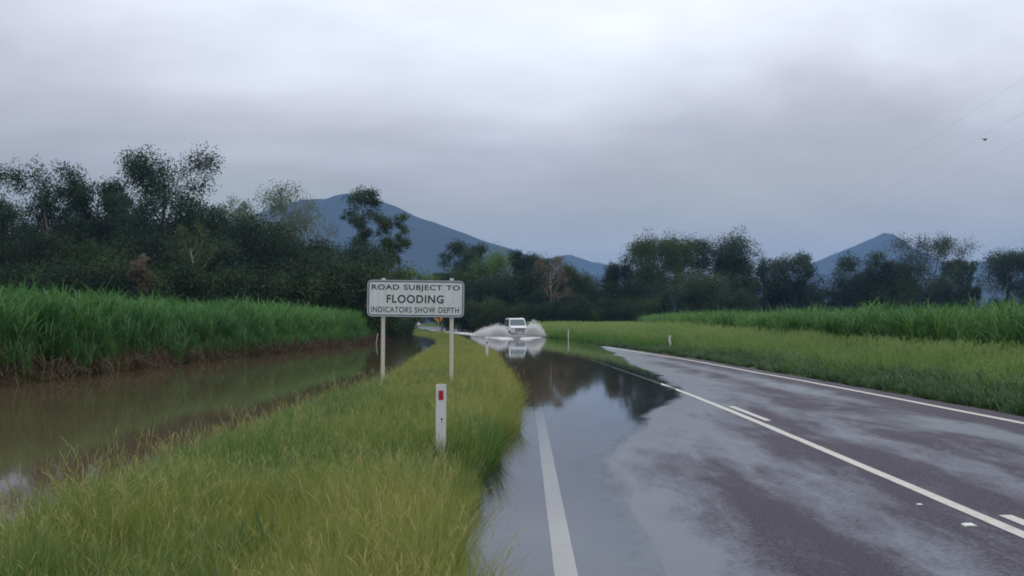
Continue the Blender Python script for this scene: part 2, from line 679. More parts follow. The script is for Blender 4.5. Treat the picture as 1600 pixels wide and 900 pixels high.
def build_mountain(name, prof, dist, front, back, seed, amp):
    pxs = np.array([p[0] for p in prof], float)
    hs = np.array([(HOR - p[1]) / F_PX * dist + CAM_Z for p in prof], float)
    x_lo, x_hi = (pxs[0] - 800) / F_PX * dist, (pxs[-1] - 800) / F_PX * dist
    xs = np.linspace(x_lo, x_hi, 320)
    ys = np.linspace(dist - front, dist + back, 60)
    X, Y = np.meshgrid(xs, ys)
    P = np.interp(X, (pxs - 800) / F_PX * dist, hs)
    t = (Y - dist)
    bell = np.where(t < 0, 1 - sstep(0, front, -t) ** 0.9, 1 - sstep(0, back, t))
    spur = 0.5 - np.abs(fbm(X / (front * 0.42), Y / (front * 0.9), seed, 4)) * 1.6
    off = 1 - np.exp(-(t / (front * 0.28)) ** 2)
    Z = P * bell * (1 - off * amp * (0.5 - spur) * 1.4)
    Z = Z + P / max(hs.max(), 1) * 7.0 * fbm(X / 38, Y / 38, seed + 9, 3)
    Z = np.where(bell <= 0.002, -3.0, Z - 2.0)
    V = np.stack([X.ravel(), Y.ravel(), Z.ravel()], 1)
    me = np_mesh(name, V, grid_faces(320, 60), M_mount, smooth=True)
    tag(link(name, me), kind='structure')


build_ground()
build_road()
build_markings()
build_water()
build_mountain('mountain', [(-500, 500), (-200, 470), (60, 430), (250, 385), (340, 352), (400, 334), (440, 319), (475, 311), (510, 310), (528, 304), (545, 302), (562, 308),
                            (600, 315), (620, 322), (650, 337), (700, 355), (735, 367), (760, 377), (800, 388), (825, 398), (860, 425), (920, 455), (1000, 500)], 3000, 1100, 900, 21, 0.55)
build_mountain('mountain', [(700, 500), (800, 430), (840, 407), (868, 400), (890, 397), (920, 407), (950, 413), (985, 422), (1040, 432), (1120, 440), (1200, 445), (1300, 470), (1400, 500)], 3900, 900, 700, 45, 0.5)
build_mountain('mountain', [(1050, 500), (1180, 455), (1240, 425), (1270, 411), (1300, 398), (1322, 390), (1350, 377), (1372, 368), (1384, 362), (1392, 368), (1410, 383), (1440, 396),
                            (1475, 412), (1505, 418), (1530, 410), (1570, 400), (1600, 396), (1660, 380), (1750, 400), (1900, 440), (2100, 500)], 3600, 1000, 800, 63, 0.5)


# ------------------------------------------------------------------ plant geometry
def strips(base, az, el0, bend, L, W, seg, prof=None, side_tilt=None):
    """N curved tapering blades -> V, F(quads), t (0..1 along the blade)"""
    n = len(base)
    p = base.copy()
    hd = np.stack([np.cos(az), np.sin(az), np.zeros(n)], 1)
    sd_ = np.stack([-np.sin(az), np.cos(az), np.zeros(n)], 1)
    if side_tilt is not None:
        sd_ = sd_ * np.cos(side_tilt)[:, None] + hd * np.sin(side_tilt)[:, None]
    rows = []
    for k in range(seg + 1):
        t = k / seg
        w = W * (prof(t) if prof else (1 - t) ** 0.7 if t < 1 else 0.0)
        w = np.maximum(w, W * 0.04)
        rows.append((p - sd_ * w[:, None] / 2, p + sd_ * w[:, None] / 2))
        el = el0 - bend * ((k + 0.5) / seg) ** 1.4
        p = p + (L / seg)[:, None] * (np.cos(el)[:, None] * hd + np.sin(el)[:, None] * np.array([0, 0, 1.0]))
    V = np.stack([np.stack(r, 1) for r in rows], 1)      # n, seg+1, 2, 3
    V = V.reshape(-1, 3)
    b = (np.arange(n) * (seg + 1) * 2)[:, None]
    k = (np.arange(seg) * 2)[None, :]
    a = (b + k).ravel()
    F = np.stack([a, a + 1, a + 3, a + 2], 1)
    t = np.tile(np.repeat(np.linspace(0, 1, seg + 1), 2), n)
    return V, F, t


def rep(vals, seg):
    return np.repeat(vals, (seg + 1) * 2)


class Blades:
    def __init__(self):
        self.V, self.F, self.tone, self.dry, self.n = [], [], [], [], 0

    def add(self, V, F, tone, dry):
        self.V.append(V)
        self.F.append(F + self.n)
        self.tone.append(tone)
        self.dry.append(dry)
        self.n += len(V)

    def mesh(self, name, mat):
        return np_mesh(name, np.concatenate(self.V), np.concatenate(self.F), mat,
                       {'tone': np.concatenate(self.tone), 'dry': np.concatenate(self.dry)})


def grass_tuft(r, nb, rad, lmin, lmax, w, dry_p, seeds=0, seed_h=0.6, droop=(0.3, 1.3)):
    b = Blades()
    base = np.zeros((nb, 3))
    a = r.uniform(0, 2 * PI, nb)
    q = rad * np.sqrt(r.uniform(0, 1, nb))
    base[:, 0], base[:, 1], base[:, 2] = np.cos(a) * q, np.sin(a) * q, -0.03
    az = a + r.normal(0, 0.9, nb)
    V, F, t = strips(base, az, r.uniform(R(58), R(88), nb), r.uniform(droop[0], droop[1], nb), r.uniform(lmin, lmax, nb), r.uniform(0.7, 1.2, nb) * w, 4, side_tilt=r.uniform(-0.8, 0.8, nb))
    tone = np.clip(rep(r.uniform(0, 1, nb), 4) * 0.8 + t * 0.3, 0, 1)
    dry = np.where(rep(r.uniform(0, 1, nb), 4) < dry_p, 0.75, 0.08 * t)
    b.add(V, F, tone, dry)
    if seeds:
        base = np.zeros((seeds, 3))
        base[:, :2] = r.normal(0, rad * 0.5, (seeds, 2))
        az = r.uniform(0, 2 * PI, seeds)
        L = r.uniform(0.75, 1.1, seeds) * seed_h
        el = r.uniform(R(72), R(88), seeds)
        V, F, t = strips(base, az, el, r.uniform(0.1, 0.5, seeds), L, np.full(seeds, w * 0.55), 4, prof=lambda t: 1.0 - 0.3 * t)
        b.add(V, F, rep(np.full(seeds, 0.9), 4), np.clip(t * 0.8, 0, 1))
        # seed heads: three short rough strips at each tip
        tips = V.reshape(seeds, -1, 3)[:, -2:, :].mean(1)
        for k in range(3):
            V2, F2, t2 = strips(tips + r.normal(0, 0.008, (seeds, 3)) - np.array([0, 0, 0.05 + 0.05 * k]) * seed_h, az + k * 2.1, r.uniform(R(50), R(80), seeds), np.full(seeds, 0.9),
                                np.full(seeds, 0.15 * seed_h), np.full(seeds, w * 1.0), 3, prof=lambda t: math.sin(PI * (0.15 + 0.8 * t)))
            b.add(V2, F2, rep(np.full(seeds, 1.0), 3), rep(r.uniform(0.3, 0.9, seeds), 3))
    return b


def cane_clump(r, ns, h, dead=0.55):
    b = Blades()
    for s in range(ns):
        a = r.uniform(0, 2 * PI)
        q = 0.32 * math.sqrt(r.uniform())
        bx, by = math.cos(a) * q, math.sin(a) * q
        lean_az, lean = r.uniform(0, 2 * PI), r.uniform(0.0, 0.16)
        sh = h * r.uniform(0.52, 0.66)
        n = 9
        fr = np.concatenate([r.uniform(0.15, 0.4, 3), np.linspace(0.4, 1.0, n - 3)])
        base = np.stack([bx + math.cos(lean_az) * lean * sh * fr, by + math.sin(lean_az) * lean * sh * fr, sh * fr], 1)
        az = r.uniform(0, 2 * PI) + np.arange(n) * 2.4 + r.normal(0, 0.5, n)
        low = fr < 0.4
        el0 = np.where(low, r.uniform(R(10), R(50), n), r.uniform(R(58), R(84), n))
        bend = np.where(low, r.uniform(1.2, 2.2, n), r.uniform(0.5, 2.1, n))
        L = np.where(low, r.uniform(0.5, 0.9, n), r.uniform(0.75, 1.25, n)) * h / 2.6
        W = r.uniform(0.032, 0.052, n)
        V, F, t = strips(base, az, el0, bend, L, W, 5, prof=lambda t: (0.7 + 0.6 * t if t < 0.4 else 0.94 * (1 - (t - 0.4) / 0.6) ** 0.8), side_tilt=r.uniform(-0.5, 0.5, n))
        tone = rep(r.uniform(0, 1, n), 5)
        dry = rep(np.where(low & (r.uniform(0, 1, n) < dead), 0.9, r.uniform(0, 0.1, n)), 5)
        b.add(V, F, tone, dry)
        # the stalk
        V, F, t = strips(np.array([[bx, by, -0.1]]), np.array([lean_az]), np.array([PI / 2 - lean]), np.array([0.0]), np.array([sh + 0.1]), np.array([0.035]), 3, prof=lambda t: 1 - 0.3 * t)
        b.add(V, F, np.full(len(V), 0.3), np.clip(0.85 - t, 0, 1))
    return b


def trash_clump(r, n=26):
    b = Blades()
    base = np.stack([r.normal(0, 0.25, n), r.normal(0, 0.2, n), r.uniform(0.0, 0.42, n)], 1)
    V, F, t = strips(base, r.uniform(0, 2 * PI, n), r.uniform(R(-10), R(75), n), r.uniform(0.6, 2.4, n), r.uniform(0.3, 0.75, n), r.uniform(0.02, 0.045, n), 5, side_tilt=r.uniform(-0.9, 0.9, n))
    b.add(V, F, rep(r.uniform(0, 1, n), 5), rep(r.uniform(0.55, 1.0, n), 5))
    return b


def scatter(name, variants, P, rot, scl, idx, tint, label, cat):
    """One 'stuff' object: points that carry the plant meshes as geometry instances."""
    me = bpy.data.meshes.new(name)
    n = len(P)
    me.vertices.add(n)
    me.vertices.foreach_set('co', np.asarray(P, np.float32).ravel())
    for an, typ, arr in (('rot', 'FLOAT_VECTOR', rot), ('scl', 'FLOAT_VECTOR', scl)):
        a = me.attributes.new(an, typ, 'POINT')
        a.data.foreach_set('vector', np.asarray(arr, np.float32).ravel())
    a = me.attributes.new('idx', 'INT', 'POINT')
    a.data.foreach_set('value', np.asarray(idx, np.int32))
    a = me.attributes.new('tint', 'FLOAT', 'POINT')
    a.data.foreach_set('value', np.asarray(tint, np.float32))
    o = link(name, me)
    ng = bpy.data.node_groups.new(name + '_nodes', 'GeometryNodeTree')
    ng.interface.new_socket('Geometry', in_out='INPUT', socket_type='NodeSocketGeometry')
    ng.interface.new_socket('Geometry', in_out='OUTPUT', socket_type='NodeSocketGeometry')
    N = ng.nodes.new
    gi, go = N('NodeGroupInput'), N('NodeGroupOutput')
    join = N('GeometryNodeJoinGeometry')
    for k, vm in enumerate(variants):
        src = bpy.data.objects.new(name + '_source', vm)
        oi = N('GeometryNodeObjectInfo')
        oi.inputs['Object'].default_value = src
        g2i = N('GeometryNodeGeometryToInstance')
        ng.links.new(oi.outputs['Geometry'], g2i.inputs[0])
        ng.links.new(g2i.outputs[0], join.inputs[0])
    iop = N('GeometryNodeInstanceOnPoints')
    ng.links.new(gi.outputs[0], iop.inputs['Points'])
    ng.links.new(join.outputs[0], iop.inputs['Instance'])
    iop.inputs['Pick Instance'].default_value = True

    def named(nm, t):
        nd = N('GeometryNodeInputNamedAttribute')
        nd.data_type = t
        nd.inputs['Name'].default_value = nm
        return nd.outputs['Attribute']
    ng.links.new(named('idx', 'INT'), iop.inputs['Instance Index'])
    e2r = N('FunctionNodeEulerToRotation')
    ng.links.new(named('rot', 'FLOAT_VECTOR'), e2r.inputs[0])
    ng.links.new(e2r.outputs[0], iop.inputs['Rotation'])
    ng.links.new(named('scl', 'FLOAT_VECTOR'), iop.inputs['Scale'])
    ng.links.new(iop.outputs[0], go.inputs[0])
    md = o.modifiers.new('scatter', 'NODES')
    md.node_group = ng
    tag(o, label, cat, kind='stuff')
    return o


def sample(n, x0, x1, y0, y1, dens=None):
    x = rng.uniform(x0, x1, n)
    y = rng.uniform(y0, y1, n)
    return x, y


M_verge = leaf_mat('verge_grass', (0.038, 0.16, 0.026), (0.25, 0.285, 0.055), (0.40, 0.35, 0.15), 0.4, 0.02)
M_rgrass = leaf_mat('roadside_grass', (0.036, 0.14, 0.026), (0.125, 0.265, 0.042), (0.26, 0.32, 0.12), 0.4, 0.02)
M_low = leaf_mat('roadside_weeds', (0.035, 0.095, 0.03), (0.07, 0.15, 0.05), (0.16, 0.15, 0.06), 0.35, 0.04)
M_cane = leaf_mat('sugar_cane_leaf', (0.030, 0.125, 0.03), (0.115, 0.275, 0.06), (0.20, 0.13, 0.06), 0.4, 0.03)
M_cane_r = leaf_mat('young_cane_leaf', (0.04, 0.14, 0.03), (0.13, 0.275, 0.06), (0.20, 0.14, 0.06), 0.4, 0.03)
M_trash = leaf_mat('dead_cane_leaf', (0.04, 0.05, 0.022), (0.10, 0.08, 0.045), (0.11, 0.068, 0.04), 0.3, 0.02)


def rots(n, tilt=0.08):
    return np.stack([rng.normal(0, tilt, n), rng.normal(0, tilt, n), rng.uniform(0, 2 * PI, n)], 1)


def uni(s):
    return np.stack([s, s, s], 1)


def build_verge():
    vs = [grass_tuft(np.random.default_rng(100 + k), 84, 0.15, 0.16, 0.56, 0.005, 0.12, seeds=2 if k % 2 else 1, seed_h=0.6, droop=(0.15, 1.05)).mesh('verge_tuft', M_verge) for k in range(6)]
    X, Y = [], []
    for y0, y1, d in ((2.5, 9, 85), (9, 16, 60), (16, 30, 36), (30, 60, 18), (60, 150, 7)):
        n = int((y1 - y0) * 14 * d)
        y = rng.uniform(y0, y1, n)
        xl = _xd(y) - 0.35
        xr = xc(y) - 3.9
        x = rng.uniform(-1, 13, n) + xl
        k = x < xr + 0.0
        X.append(x[k])
        Y.append(y[k])
    x, y = np.concatenate(X), np.concatenate(Y)
    xr = xc(y) - 3.9 - 0.3 * sstep(19, 11, y)
    # the pavement edge is ragged: grass creeps and leans out in places
    ragged = 0.55 * fbm(y * 0.75, y * 0 + 1, 41, 4) + 0.15
    z = z_land(x, y)
    keep = (x < xr + ragged - 0.12) & (z > -0.11 - 0.1 * rng.uniform(0, 1, len(x)) ** 3)
    # the slashed bare gap at the ditch edge
    x, y, z = x[keep], y[keep], z[keep]
    patch = fbm(x * 0.7, y * 0.45, 51, 3)
    edge_r = sstep(1.3, 0.2, (xc(y) - 3.88) - x)
    edge_l = sstep(2.2, 0.3, x - _xd(y))
    s = 0.76 + 0.95 * patch + 0.22 * rng.uniform(-1, 1, len(x)) + 0.12 * edge_r
    s = s * (1 - 0.5 * sstep(18, 60, y)) * (1 - 0.35 * sstep(0.9, 0.0, x - _xd(y)))
    tint = np.clip(0.36 - 0.25 * sstep(-1.5, -3.5, x) * sstep(12, 7, y) + 3.4 * fbm(x * 0.6 + 9, y * 0.4, 61, 4) + 0.25 * edge_r - 0.5 * edge_l * sstep(30, 12, y) + 0.35 * sstep(18, 40, y), -0.3, 1.0)
    # one lush clump just past the near guide post
    lush = np.exp(-(((x + 0.35) / 0.35) ** 2 + ((y - 12.2) / 1.0) ** 2))
    tint = tint - 1.3 * lush
    s = s * (1 + 0.1 * lush)
    s = s * (1 - 0.45 * np.exp(-(((x + 0.74) / 0.3) ** 2 + ((y - 10.4) / 0.6) ** 2)))
    scl = uni(s)
    scl[:, :2] *= (1 + 0.9 * sstep(25, 90, y))[:, None]
    scatter('verge_grass', vs, np.stack([x, y, z], 1), rots(len(x), 0.13) + np.stack([1.3 * fbm(x * 0.9, y * 0.6, 141, 3), 1.3 * fbm(x * 0.9, y * 0.6, 151, 3), 0 * x], 1), scl, rng.integers(0, 6, len(x)), tint,
            'long yellow green grass on the verge round the flood sign and guide post', 'grass')
    # broad-leaved weeds dotted through it, thickest near the ditch and just past the near guide post
    ws = [grass_tuft(np.random.default_rng(130 + k), 40, 0.11, 0.12, 0.4, 0.022, 0.05, droop=(0.3, 1.5)).mesh('verge_weed', M_low) for k in range(4)]
    n = 2600
    y = rng.uniform(3, 26, n)
    x = _xd(y) + rng.uniform(0, 1, n) * (xc(y) - 4.2 - _xd(y))
    pr = 0.09 + 0.9 * (fbm(x * 0.8, y * 0.5, 66, 3) > 0.13) + 0.35 * sstep(1.2, 0.2, x - _xd(y)) * sstep(14, 8, y) + 0.9 * np.exp(-(((x + 0.35) / 0.3) ** 2 + ((y - 12.4) / 0.9) ** 2))
    k = rng.uniform(0, 1, n) < pr
    x, y = x[k], y[k]
    scatter('verge_weeds', ws, np.stack([x, y, z_land(x, y)], 1), rots(len(x), 0.15), uni(rng.uniform(0.7, 1.2, len(x))), rng.integers(0, 4, len(x)), rng.uniform(0.2, 1.0, len(x)),
            'dark green broad bladed weeds dotted through the yellow verge grass', 'weeds')


def build_right_grass():
    vs = [grass_tuft(np.random.default_rng(200 + k), 50, 0.2, 0.4, 0.85, 0.012, 0.08, seeds=4, seed_h=1.0, droop=(0.2, 1.0)).mesh('tall_grass_tuft', M_rgrass) for k in range(6)]
    X, Y = [], []
    for y0, y1, d in ((8, 30, 20), (30, 70, 12), (70, 230, 5)):
        n = int((y1 - y0) * 16 * d)
        y = rng.uniform(y0, y1, n)
        u = rng.uniform(4.75, 20, n)
        X.append(xc(y) + u)
        Y.append(y)
    x, y = np.concatenate(X), np.concatenate(Y)
    u = x - xc(y)
    z = z_land(x, y)
    wide = 9.3 + 1.8 * fbm(y * 0.15, y * 0, 71, 2)
    front = 5.6 + 1.2 * fbm(y * 0.3, y * 0 + 3, 72, 3)
    far = sstep(90, 130, y)
    keep = (u < wide + far * 12) & (u > front - far * 0.8 - 0.6 * rng.uniform(0, 1, len(x))) & (z > -0.08)
    x, y, z, u, front = x[keep], y[keep], z[keep], u[keep], front[keep]
    s = 0.55 + 0.38 * sstep(0, 3, u - front) + 0.35 * fbm(x * 0.4, y * 0.3, 73, 3) + rng.uniform(-0.12, 0.12, len(x))
    s = s * (1 + (0.78 * sstep(42, 66, y) - 0.25 * sstep(110, 170, y)) * (1 - 0.7 * sstep(6.6, 8.0, u))) * (1 - 0.35 * sstep(45, 28, y) * sstep(1.5, 4, u - front))
    for gx, gy in ((8.5, 55.0), (5.1, 93.0)):       # slashed short round the guide posts
        s = s * (1 - 0.6 * np.exp(-((x - gx * y / gy) / 0.55) ** 2) * sstep(gy - 13, gy - 7, y) * sstep(gy + 2.0, gy + 0.3, y))
    tint = np.clip(0.25 + 0.55 * sstep(0.3, 3.5, u - front) + 1.3 * fbm(x * 0.3, y * 0.25, 74, 3), -0.3, 1.1)
    scl = uni(s)
    scl[:, :2] *= (1 + 0.8 * sstep(50, 120, y))[:, None]
    scatter('tall_roadside_grass', vs, np.stack([x, y, z], 1), rots(len(x), 0.08), scl, rng.integers(0, 6, len(x)), tint,
            'tall seeding grass between the right edge line and the cane', 'grass')
    # dark broad-leaved weeds hugging the pavement edge
    vs = [grass_tuft(np.random.default_rng(230 + k), 44, 0.2, 0.14, 0.42, 0.03, 0.08, droop=(0.4, 1.6)).mesh('weed_tuft', M_low) for k in range(5)]
    X, Y = [], []
    for y0, y1, d in ((8, 30, 34), (30, 75, 18)):
        n = int((y1 - y0) * 3.2 * d)
        y = rng.uniform(y0, y1, n)
        X.append(xc(y) + rng.uniform(4.4, 7.6, n))
        Y.append(y)
    x, y = np.concatenate(X), np.concatenate(Y)
    u = x - xc(y)
    fr = 4.62 + 0.5 * fbm(y * 0.7, y * 0, 75, 3)
    z = z_land(x, y)
    keep = (u > fr) & (u < 6.4 + 1.5 * fbm(y * 0.3, y * 0 + 3, 72, 3)) & (z > -0.05)
    x, y, z, u = x[keep], y[keep], z[keep], u[keep]
    s = 0.75 + 0.45 * sstep(4.6, 5.8, u) + rng.uniform(-0.2, 0.25, len(x))
    scatter('roadside_weeds', vs, np.stack([x, y, z], 1), rots(len(x), 0.15), uni(s), rng.integers(0, 5, len(x)), np.clip(0.3 + 1.5 * fbm(x * 0.6, y * 0.5, 76, 3), 0, 1),
            'low dark green weeds along the right edge of the bitumen', 'weeds')


def build_cane():
    vs = [cane_clump(np.random.default_rng(300 + k), 8, 2.6).mesh('cane_clump', M_cane) for k in range(6)]
    # left field
    X, Y, E = [], [], []
    for d0, d1, den in ((0, 2.0, 6.0), (2.0, 8, 3.2), (8, 26, 1.6)):
        n = int(100 * (d1 - d0) * den)
        y = rng.uniform(14, 114, n)
        d = rng.uniform(d0, d1, n)
        X.append(_xf(y) - 0.5 - d)
        Y.append(y)
        E.append(d)
    x, y, d = np.concatenate(X), np.concatenate(Y), np.concatenate(E)
    k = (y < 100 + 0.0 * d)
    x, y, d = x[k], y[k], d[k]
    nlow = 300
    yl = rng.uniform(14, 98, nlow)
    dl = rng.uniform(-0.75, 0.1, nlow)
    x, y, d = np.concatenate([x, _xf(yl) - 0.5 - dl]), np.concatenate([y, yl]), np.concatenate([d, dl])
    z = np.maximum(z_land(x, y), -0.05)
    s = np.where(d < 0.1, -0.45 * sstep(0.1, -0.6, d), 0.0) + 0.97 + 0.3 * fbm(x * 0.35, y * 0.35, 81, 3) + rng.uniform(-0.1, 0.1, len(x)) + 0.14 * (rng.uniform(0, 1, len(x)) < 0.05) - 0.06 * sstep(1.0, 0.0, d)
    tint = np.clip(0.15 + 1.4 * fbm(x * 0.3, y * 0.3, 82, 3) + 0.4 * sstep(30, 60, y), -0.2, 0.9)
    scatter('sugar_cane', vs, np.stack([x, y, z], 1), rots(len(x), 0.07), uni(s), rng.integers(0, 6, len(x)), tint,
            'tall green sugar cane crop beyond the flooded ditch on the left', 'sugar cane')
    # dead leaves hanging and lying at the foot of that cane
    ts = [trash_clump(np.random.default_rng(340 + k)).mesh('dead_leaf_clump', M_trash) for k in range(5)]
    n = 1000
    y = rng.uniform(14, 104, n)
    d = rng.uniform(-0.6, 0.9, n)
    x = _xf(y) - 0.1 - d
    z = np.maximum(z_land(x, y), -0.05)
    scatter('dead_cane_leaves', ts, np.stack([x, y, z], 1), rots(n, 0.2), uni(rng.uniform(0.6, 1.15, n)), rng.integers(0, 5, n), rng.uniform(0, 1, n),
            'brown dead cane leaves at the waterline of the left crop', 'dead leaves')
    # right field, younger and lower
    vr = [cane_clump(np.random.default_rng(360 + k), 9, 2.15, 0.2).mesh('young_cane_clump', M_cane_r) for k in range(6)]
    X, Y = [], []
    for d0, d1, den in ((0, 3, 3.2), (3, 12, 1.7), (12, 45, 0.6)):
        n = int(190 * (d1 - d0) * den)
        y = rng.uniform(12, 205, n)
        X.append(np.interp(y, [12, 30, 60, 120, 205], [13.0, 13.4, 13.6, 16.5, 23.0]) + 1.8 * fbm(y * 0.25, y * 0, 91, 3) + rng.uniform(d0, d1, n))
        Y.append(y)
    x, y = np.concatenate(X), np.concatenate(Y)
    z = z_land(x, y)
    s = 0.96 + 0.12 * sstep(50, 90, y) + 0.3 * fbm(x * 0.25, y * 0.25, 92, 3) + rng.uniform(-0.1, 0.1, len(x)) + 0.12 * (rng.uniform(0, 1, len(x)) < 0.05)
    tint = np.clip(0.2 + 1.2 * fbm(x * 0.2, y * 0.2, 93, 3) + 0.25 * sstep(40, 90, y), -0.2, 0.9)
    scatter('young_sugar_cane', vr, np.stack([x, y, z], 1), rots(len(x), 0.07), uni(s), rng.integers(0, 6, len(x)), tint,
            'dense green sugar cane crop behind the roadside grass on the right', 'sugar cane')


def build_far_grass():
    """rank grass on the banks and paddock beyond the flooded dip"""
    vs = [grass_tuft(np.random.default_rng(250 + k), 40, 0.35, 0.4, 0.8, 0.03, 0.15, seeds=4, seed_h=0.9).mesh('paddock_tuft', M_rgrass) for k in range(4)]
    n = 9000
    y = rng.uniform(118, 480, n)
    x = rng.uniform(-95, 22, n)
    u = x - xc(y)
    z = z_land(x, y)
    keep = ((u < -4.4) | (u > 4.9)) & (z > -0.06) & (u < 40) & ((x > -60) | (y > 200))
    x, y, z = x[keep], y[keep], z[keep]
    u = x - xc(y)
    s = rng.uniform(0.7, 1.15, len(x)) * (1 - 0.25 * sstep(200, 300, y)) * np.where(u < 0, 0.28 + 0.5 * sstep(-9, -22, u), 1.0)
    scatter('paddock_grass', vs, np.stack([x, y, z], 1), rots(len(x), 0.08), uni(s) * np.array([1.7, 1.7, 1.0]), rng.integers(0, 4, len(x)), np.clip(0.45 + 1.4 * fbm(x * 0.1, y * 0.06, 95, 3), -0.2, 1),
            'green grass on the banks where the road bends away past the flood', 'grass')


build_verge()
build_right_grass()
build_cane()
build_far_grass()

# ------------------------------------------------------------------ trees
BARK = {'grey': mat_bark('grey_bark', (0.10, 0.09, 0.075), (0.26, 0.24, 0.20)),
        'pale': mat_bark('pale_bark', (0.26, 0.24, 0.20), (0.5, 0.47, 0.41)),
        'dark': mat_bark('dark_bark', (0.035, 0.03, 0.025), (0.11, 0.095, 0.075))}
LEAF = {'gum': leaf_mat('gum_leaf', (0.021, 0.043, 0.030), (0.064, 0.100, 0.058), (0.160, 0.123, 0.072), 0.25, 0.012, use_inst=False),
        'dark': leaf_mat('dark_leaf', (0.013, 0.027, 0.015), (0.038, 0.062, 0.031), (0.131, 0.087, 0.051), 0.22, 0.012, use_inst=False),
        'pale': leaf_mat('pale_leaf', (0.087, 0.123, 0.087), (0.174, 0.217, 0.145), (0.232, 0.174, 0.116), 0.3, 0.012, use_inst=False),
        'olive': leaf_mat('olive_leaf', (0.030, 0.057, 0.022), (0.086, 0.124, 0.046), (0.174, 0.123, 0.065), 0.3, 0.012, use_inst=False),
        'fresh': leaf_mat('fresh_leaf', (0.058, 0.123, 0.029), (0.145, 0.232, 0.058), (0.189, 0.145, 0.058), 0.35, 0.012, use_inst=False),
        'brown': leaf_mat('brown_leaf', (0.109, 0.094, 0.058), (0.217, 0.167, 0.109), (0.261, 0.160, 0.116), 0.3, 0.02, use_inst=False)}


def tube(pts, radii, sides):
    pts = np.asarray(pts, float)
    n = len(pts)
    tang = np.gradient(pts, axis=0)
    tang /= np.linalg.norm(tang, axis=1)[:, None] + 1e-9
    ref = np.array([0.31, 0.95, 0.05])
    a = np.cross(tang, ref)
    a /= np.linalg.norm(a, axis=1)[:, None] + 1e-9
    b = np.cross(tang, a)
    th = np.arange(sides) / sides * 2 * PI
    V = pts[:, None, :] + np.asarray(radii)[:, None, None] * (np.cos(th)[None, :, None] * a[:, None, :] + np.sin(th)[None, :, None] * b[:, None, :])
    V = V.reshape(-1, 3)
    i = np.arange(n - 1)[:, None] * sides
    j = np.arange(sides)[None, :]
    j2 = (j + 1) % sides
    F = np.stack([(i + j).ravel(), (i + j2).ravel(), (i + sides + j2).ravel(), (i + sides + j).ravel()], 1)
    return V, F


